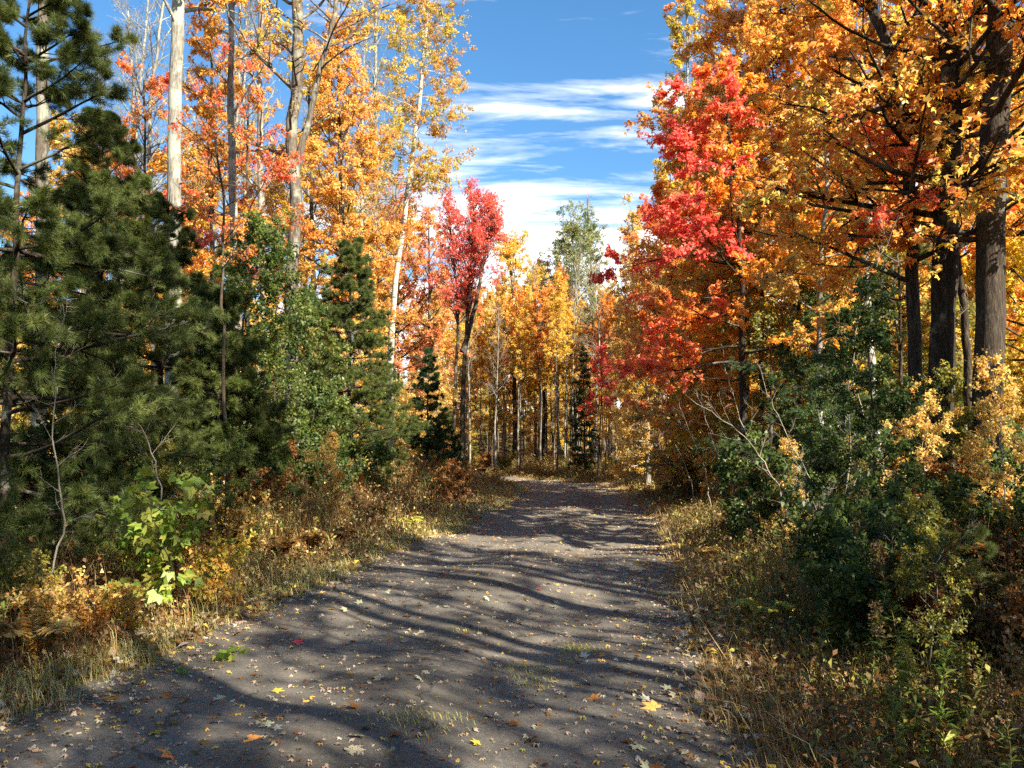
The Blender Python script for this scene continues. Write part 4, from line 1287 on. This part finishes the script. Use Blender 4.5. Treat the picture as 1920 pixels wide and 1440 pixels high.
def weeds():
    for (kind, u, d, s, v, lab) in [
            ('rosette', 425, 6.6, 1.0, 0, 'lime-green broad-leaved weed at the left edge of the asphalt'),
            ('rosette', 463, 6.9, .8, 0, 'lime-green broad-leaved weed beside the larger one at asphalt'),
            ('rosette', 350, 6.1, .7, 0, 'small lime-green weed nearest the camera on the left edge'),
            ('aster', 1700, 4.6, 1.0, 0, 'tall green weed in the lower right corner'),
            ('aster', 1745, 4.4, .85, 1, 'bright green weed right beside the tall corner weed'),
            ('aster', 1660, 4.9, .9, 0, 'green weed left of the tall corner weed'),
            ('aster', 1780, 4.9, 1.0, 0, 'green weed behind the tall corner weed'),
            ('aster', 1715, 4.1, .7, 2, 'yellow-green weed at the very bottom right'),
            ('aster', 1640, 4.05, .6, 2, 'short yellow-green weed left of the bottom one'),
            ('goldenrod', 1520, 5.4, .9, 1, 'goldenrod stalk by the right edge of the near road'),
            ('goldenrod', 1680, 5.6, 1.1, 0, 'tall goldenrod stalk behind the corner weeds')]:
        w = P(u, 850, d)
        plant_weed(kind, w[0], w[1], s, lab, v=v)
    Zl = ("on the pine side verge", "{} counting up the road")
    Zr = ("on the maple side verge", "{} counting up the road")
    def row(n, yr, latr, kinds, probs, sc, zone):
        for _ in range(n):
            y = yr[0] + (yr[1] - yr[0]) * rngs.uniform() ** 1.4
            x, yy = side_pos(y, rngs.uniform(*latr))
            plant_weed(kinds[rngs.choice(len(kinds), p=np.array(probs) / sum(probs))], x, yy, rngs.uniform(*sc), None, zone, yy)
    row(90, (4.5, 16), (-5.5, -2.8), ['goldenrod', 'fern', 'aster'], [3, 4, .6], (.6, 1.0), Zl)
    row(120, (2.6, 16), (2.6, 6.0), ['goldenrod', 'fern', 'aster'], [4, 3, 1.4], (.6, 1.0), Zr)


weeds()


def young_growth():
    Zr = ("near the road under the maples", "{} up the road")
    Zl = ("near the road under the pines", "{} up the road")
    K2 = dict(KIND)
    for zone, sg, n, yr, lr in ((Zr, 1, 34, (5, 30), (3.3, 7.0)), (Zl, -1, 14, (9, 32), (-7.5, -3.8))):
        for _ in range(n):
            y = yr[0] + (yr[1] - yr[0]) * rngs.uniform() ** 1.2
            x, yy = side_pos(y, rngs.uniform(*lr))
            if 200 < 960 + 1500 * x / yy < 440 and yy < 11:
                continue
            k = ['leafy', 'sapling', 'youngpine'][rngs.choice(3, p=[.16, .38, .46])]
            plant_tree(k, x, yy, rngs.uniform(.25, .5) if k != 'youngpine' else rngs.uniform(.4, .7), zone, yy, variant=[0, 3][rngs.integers(2)] if k == 'sapling' else None)


def dead_stems():
    K = [simple_tree('dead_sapling', 610 + i, h, .016, t0=.35, R=.55, pal='tan', bark='twig', leaves=0, n1=12, n2=4, n3=2, elev=(25, 60), prof='even', sides=5, tw=.002, flare=1.05) for i, h in enumerate((3.4, 2.6, 4.2))]
    for i, (u, d, lean, az, lab) in enumerate([
            (70, 7.2, 4, 0, 'pale thin stem standing in front of the first pine'), (300, 9.6, 8, 2, 'pale thin stem rising behind the lime-green shrub'),
            (1305, 21, 9, 3.3, None), (1330, 19, 14, 3.0, None), (1352, 22, 6, .4, None), (1390, 16.5, 16, 3.4, None), (1425, 15, 10, 2.8, None), (1500, 10.5, 22, 3.3, None), (1528, 9.6, 12, .2, None),
            (1560, 10.2, 18, 3.0, None), (1580, 11.5, 8, .4, None), (1612, 12.5, 24, .1, None), (1655, 11.0, 7, 3.1, None), (1730, 9.4, 20, 3.2, None), (1250, 30, 6, 3, None), (1232, 34, 5, 0, None)]):
        w = P(u, 850, d)
        e = thing('dead_sapling', K[i % 3], (w[0], w[1], gz(w[0], w[1]) - .03), rot=az, scale=rngs.uniform(.8, 1.15), label=lab, cat='sapling', group=None if lab else 'dead saplings under the maples')
        e.rotation_euler = (math.radians(rngs.normal(0, 4)), math.radians(lean) * (1 if math.cos(az) > 0 else -1), rngs.uniform(-.4, .4))
        if not lab:
            later(e, 'pale leafless dead sapling under the maples', d, '{} up the road')


young_growth()
dead_stems()


# --- what nobody could count: grass, low growth, leaf litter
def blades(g, rng, pos, h, w, lean, col, mat=0):
    n = len(pos)
    az = rng.uniform(0, 6.28, n)
    d = np.stack([np.cos(az), np.sin(az), np.zeros(n)], 1)
    sd = np.stack([-np.sin(az), np.cos(az), np.zeros(n)], 1) * (w / 2)[:, None]
    sd = sd * np.cos(rng.uniform(0, 1.5, n))[:, None] + d * (w / 2)[:, None] * .5
    up = np.array([0, 0, 1.0])
    m = pos + up * (h * .6)[:, None] + d * (h * lean * .35)[:, None]
    t = pos + up * (h * (1 - .35 * lean))[:, None] + d * (h * lean)[:, None]
    V = np.stack([pos - sd, pos + sd, m + sd * .8, m - sd * .8, t], 1).reshape(-1, 3)
    b = np.arange(n)[:, None] * 5
    g.add(V, quads=b + np.array([[0, 1, 2, 3]]), tris=b + np.array([[3, 2, 4]]), qcol=col, tcol=col, mat=mat)


def side_points(rng, n, y0, y1, l0, l1, side, power=1.6):
    y = y0 + (y1 - y0) * rng.uniform(0, 1, n) ** power
    lat = side * rng.uniform(l0, l1, n)
    c, m = along(y)
    p = c + m * lat[:, None] + rng.normal(0, .05, (n, 2))
    return np.concatenate([p, ground_z(p[:, 0], p[:, 1])[:, None]], 1), np.abs(lat)


def grass_and_growth():
    rng = np.random.default_rng(77)
    patch = lambda p, s, ph: .5 + .5 * np.sin(p[:, 0] * s + ph) * np.sin(p[:, 1] * s * .8 + ph * 2)
    g = Geo()
    for side, n, l1 in ((-1, 36000, 3.0), (1, 24000, 2.6)):
        p, a = side_points(rng, n, 2.0, 50, 1.9, l1, side, 1.9)
        h = rng.uniform(.03, .13, n) * (.5 + .9 * patch(p, 1.7, side + 1))
        far = 1 + np.clip(p[:, 1] - 8, 0, 40) * .05
        blades(g, rng, p, h * (1 + far * .15), rng.uniform(.003, .007, n) * far, rng.uniform(.2, 1.1, n), pal_color(rng, 'drygrass' if side < 0 else 'strawgrass', np.clip(patch(p, 1.1, 2) + rng.normal(0, .25, n), 0, 1)))
    for side, n in ((-1, 9000), (1, 3500)):
        p, a = side_points(rng, n, 2.2, 40, 2.2, 4.2, side, 2.0)
        far = 1 + np.clip(p[:, 1] - 8, 0, 40) * .05
        blades(g, rng, p, rng.uniform(.18, .55, n) * (.4 + .8 * patch(p, 1.3, side)), rng.uniform(.003, .006, n) * far, rng.uniform(.5, 1.3, n), pal_color(rng, 'drygrass' if side < 0 else 'strawgrass', np.clip(patch(p, .8, 5) + rng.normal(0, .3, n), 0, 1)))
    # tufts in the crack along the middle of the road
    for (u, d, sp, nn) in ((1080, 7.0, .10, 220), (985, 6.3, .12, 160), (1000, 5.9, .1, 110), (770, 4.75, .13, 140), (1060, 6.55, .05, 40), (830, 4.9, .10, 60), (860, 7.6, .08, 50)):
        w = P(u, 850, d)
        q = np.stack([w[0] + rng.normal(0, sp, nn), w[1] + rng.normal(0, sp, nn)], 1)
        lat, _ = road_coords(q[:, 0], q[:, 1])
        q = np.concatenate([q, road_z(q[:, 0], q[:, 1], lat)[:, None]], 1)
        blades(g, rng, q, rng.uniform(.015, .055, nn), rng.uniform(.003, .006, nn), rng.uniform(.4, 1.3, nn), pal_color(rng, 'yellowgreen', rng.uniform(0, 1, nn)))
    tag(link('verge_grass', g.mesh('verge_grass', [M_DRY])), 'dry yellow-green grass fringing both edges of the asphalt', 'grass', kind='stuff')

    g = Geo()
    for side, n, pals in ((-1, 80000, ('dryweed', 'russet', 'drygrass', 'copper')), (1, 100000, ('dryweed', 'olive', 'russet', 'dryweed'))):
        p, a = side_points(rng, n, 2.2, 50, 2.45, 9.0, side, 1.9)
        h = (.14 + (.26 if side > 0 else .30) * np.clip(a - 2.4, 0, 2.4)) * rng.uniform(.45, 1.6, n) * (.55 + .8 * patch(p, .9, side * 2))
        far = 1 + np.clip(p[:, 1] - 8, 0, 40) * .06
        which = np.clip((patch(p, .7, side + 3) * 3 + rng.normal(0, .9, n)), 0, 3.99).astype(int)
        col = np.zeros((n, 3))
        for k in range(4):
            m = which == k
            col[m] = pal_color(rng, pals[k], rng.uniform(0, 1, m.sum()))
        blades(g, rng, p, h, rng.uniform(.003, .007, n) * far, rng.uniform(.1, .9, n), col)
        # small leaves up the stems
        k = rng.choice(n, int(n * 1.2))
        q = p[k] + np.array([0, 0, 1.0]) * (h[k] * rng.uniform(.15, .95, len(k)))[:, None] + rng.normal(0, .04, (len(k), 3)) * np.array([1, 1, .3])
        ln = rng.uniform(.03, .075, len(k)) * far[k] ** .6
        g.leaves(q, rng.normal(0, 1, (len(k), 3)) + np.array([0, 0, -.2]), rng.normal(0, .6, (len(k), 3)) + np.array([0, 0, .8]), ln, ln * .5, col[k] * rng.uniform(.8, 1.3, (len(k), 1)))
    tag(link('undergrowth', g.mesh('undergrowth', [M_DRY])), 'tangled brown and rust undergrowth along both sides of the road', 'undergrowth', kind='stuff')

    g = Geo()
    for side, n, l0, l1, y1 in ((-1, 26000, 2.0, 9, 45), (1, 26000, 2.0, 9, 45), (-1, 9000, 8, 26, 50), (1, 9000, 8, 26, 50)):
        p, a = side_points(rng, n, 2.0, y1, l0, l1, side, 1.6)
        p[:, 2] += rng.uniform(.004, .04, n)
        ln = rng.uniform(.05, .11, n) * (1 + np.clip(p[:, 1] - 12, 0, 40) * .02)
        pick = rng.uniform(0, 1, n)
        col = np.where((pick < .5)[:, None], pal_color(rng, 'tan', rng.uniform(0, 1, n)), np.where((pick < .8)[:, None], pal_color(rng, 'russet', rng.uniform(0, 1, n)), pal_color(rng, 'gold', rng.uniform(0, 1, n))))
        g.leaves(p, rng.normal(0, 1, (n, 3)) * np.array([1, 1, .25]), rng.normal(0, .25, (n, 3)) + np.array([0, 0, 1.0]), ln, ln * .7, col)
    tag(link('leaf_litter', g.mesh('leaf_litter', [M_DRY])), 'fallen leaf litter covering the ground beneath the trees', 'leaf litter', kind='stuff')


grass_and_growth()


# --- fallen leaves lying on the asphalt
def leaf_protos():
    rng = np.random.default_rng(9)
    out = {}
    for word, pal in (('pale tan', 'tan'), ('rust-brown', 'russet'), ('yellow', 'yellow'), ('orange', 'orange'), ('red', 'red')):
        out[word] = []
        for k in range(4):
            g = Geo()
            c = pal_color(rng, pal, rng.uniform(0, 1, 1), .1)
            a = rng.uniform(0, 6.28)
            ax = np.array([[math.cos(a), math.sin(a), rng.uniform(-.1, .3)]])
            nr = np.array([[rng.normal(0, .25), rng.normal(0, .25), 1.0]])
            g.leaves(np.zeros((1, 3)), ax, nr, np.array([1.0]), np.array([.85]), c, 'maple5', curl=rng.uniform(.08, .26))
            g.tubes((np.linspace(0, 1, 4)[None, :, None] * (-ax[:, None, :] * .7) + np.array([0, 0, .03])), np.full((1, 4), .012), 3)
            out[word].append(g.mesh('maple_leaf', [M_DRY]))
    return out


def fallen_leaves():
    rng = np.random.default_rng(31)
    PR = leaf_protos()
    words = ['pale tan', 'rust-brown', 'yellow', 'orange', 'red']
    pr = [.66, .20, .08, .04, .02]
    spots = []
    special = [(342, 1405, 'orange', .12, 'big orange-brown leaf on the shaded asphalt nearest the camera'), (480, 1390, 'orange', .09, 'orange leaf right of the big orange-brown leaf on asphalt'),
               (1222, 1308, 'orange', .11, 'bright orange leaf on the right half of the road'), (562, 1180, 'red', .10, 'lone red leaf in a sunlit streak on the left of the road'),
               (1110, 1290, 'orange', .09, 'orange-tan leaf left of the bright orange leaf'), (995, 1362, 'rust-brown', .09, 'reddish brown leaf near the bottom middle of the road')]
    for (u, v, w, s, lab) in special:
        d = EYE / ((v - 850) / 1500.0)
        p = P(u, 850, d)
        spots.append((p[0], p[1], w, s, lab))
    while len(spots) < 300:
        y = 3.2 + 16 * rng.uniform() ** 2.0
        lat = rng.uniform(-2.1, 2.1) if rng.uniform() < .8 else rng.choice([-1, 1]) * rng.uniform(1.5, 2.2)
        cc, cm = along(y)
        p = cc + cm * lat
        w = words[rng.choice(5, p=pr)]
        spots.append((p[0] + rng.normal(0, .1), p[1] + rng.normal(0, .15), w, rng.uniform(.045, .085), None))
    for (x, y, w, s, lab) in spots:
        lat, _ = road_coords([x], [y])
        z = max(float(road_z(x, y, lat[0])), gz(x, y))
        o = link('fallen_leaf', PR[w][rng.integers(4)])
        o.location = (x, y, z + .008)
        o.rotation_euler = (rng.normal(0, .22), rng.normal(0, .22), rng.uniform(0, 6.28))
        o.scale = (s, s, s)
        tag(o, lab, 'leaf', 'fallen leaves on the asphalt')
        if not lab:
            half = 'pine-side half' if lat[0] < -0.4 else 'maple-side half' if lat[0] > 0.4 else 'middle'
            later(o, f"{w} leaf on the {half} of the road", y, "{} counting up the road")
    g = Geo()
    n = 17000
    y = 3 + 44 * rng.uniform(0, 1, n) ** 1.4
    cc, cm = along(y)
    lat = np.where(rng.uniform(0, 1, n) < .6, rng.uniform(-2.1, 2.1, n), rng.choice([-1, 1], n) * (2.2 - np.abs(rng.normal(0, .35, n))))
    p = cc + cm * lat[:, None]
    l2, _ = road_coords(p[:, 0], p[:, 1])
    z = np.maximum(road_z(p[:, 0], p[:, 1], l2), ground_z(p[:, 0], p[:, 1])) + .006
    ln = rng.uniform(.012, .042, n) * (1 + np.clip(y - 15, 0, 40) * .03)
    pick = rng.uniform(0, 1, n)
    col = np.where((pick < .6)[:, None], pal_color(rng, 'tan', rng.uniform(0, 1, n)), np.where((pick < .85)[:, None], pal_color(rng, 'russet', rng.uniform(0, 1, n)), pal_color(rng, 'gold', rng.uniform(0, 1, n))))
    g.leaves(np.concatenate([p, z[:, None]], 1), rng.normal(0, 1, (n, 3)) * np.array([1, 1, .15]), rng.normal(0, .25, (n, 3)) + np.array([0, 0, 1.0]), ln, ln * .8, col, 'maple')
    tag(link('scattered_leaves', g.mesh('leaf_scraps', [M_DRY])), 'small curled leaves and scraps strewn over the asphalt', 'fallen leaves', kind='stuff')


fallen_leaves()
finish_labels()
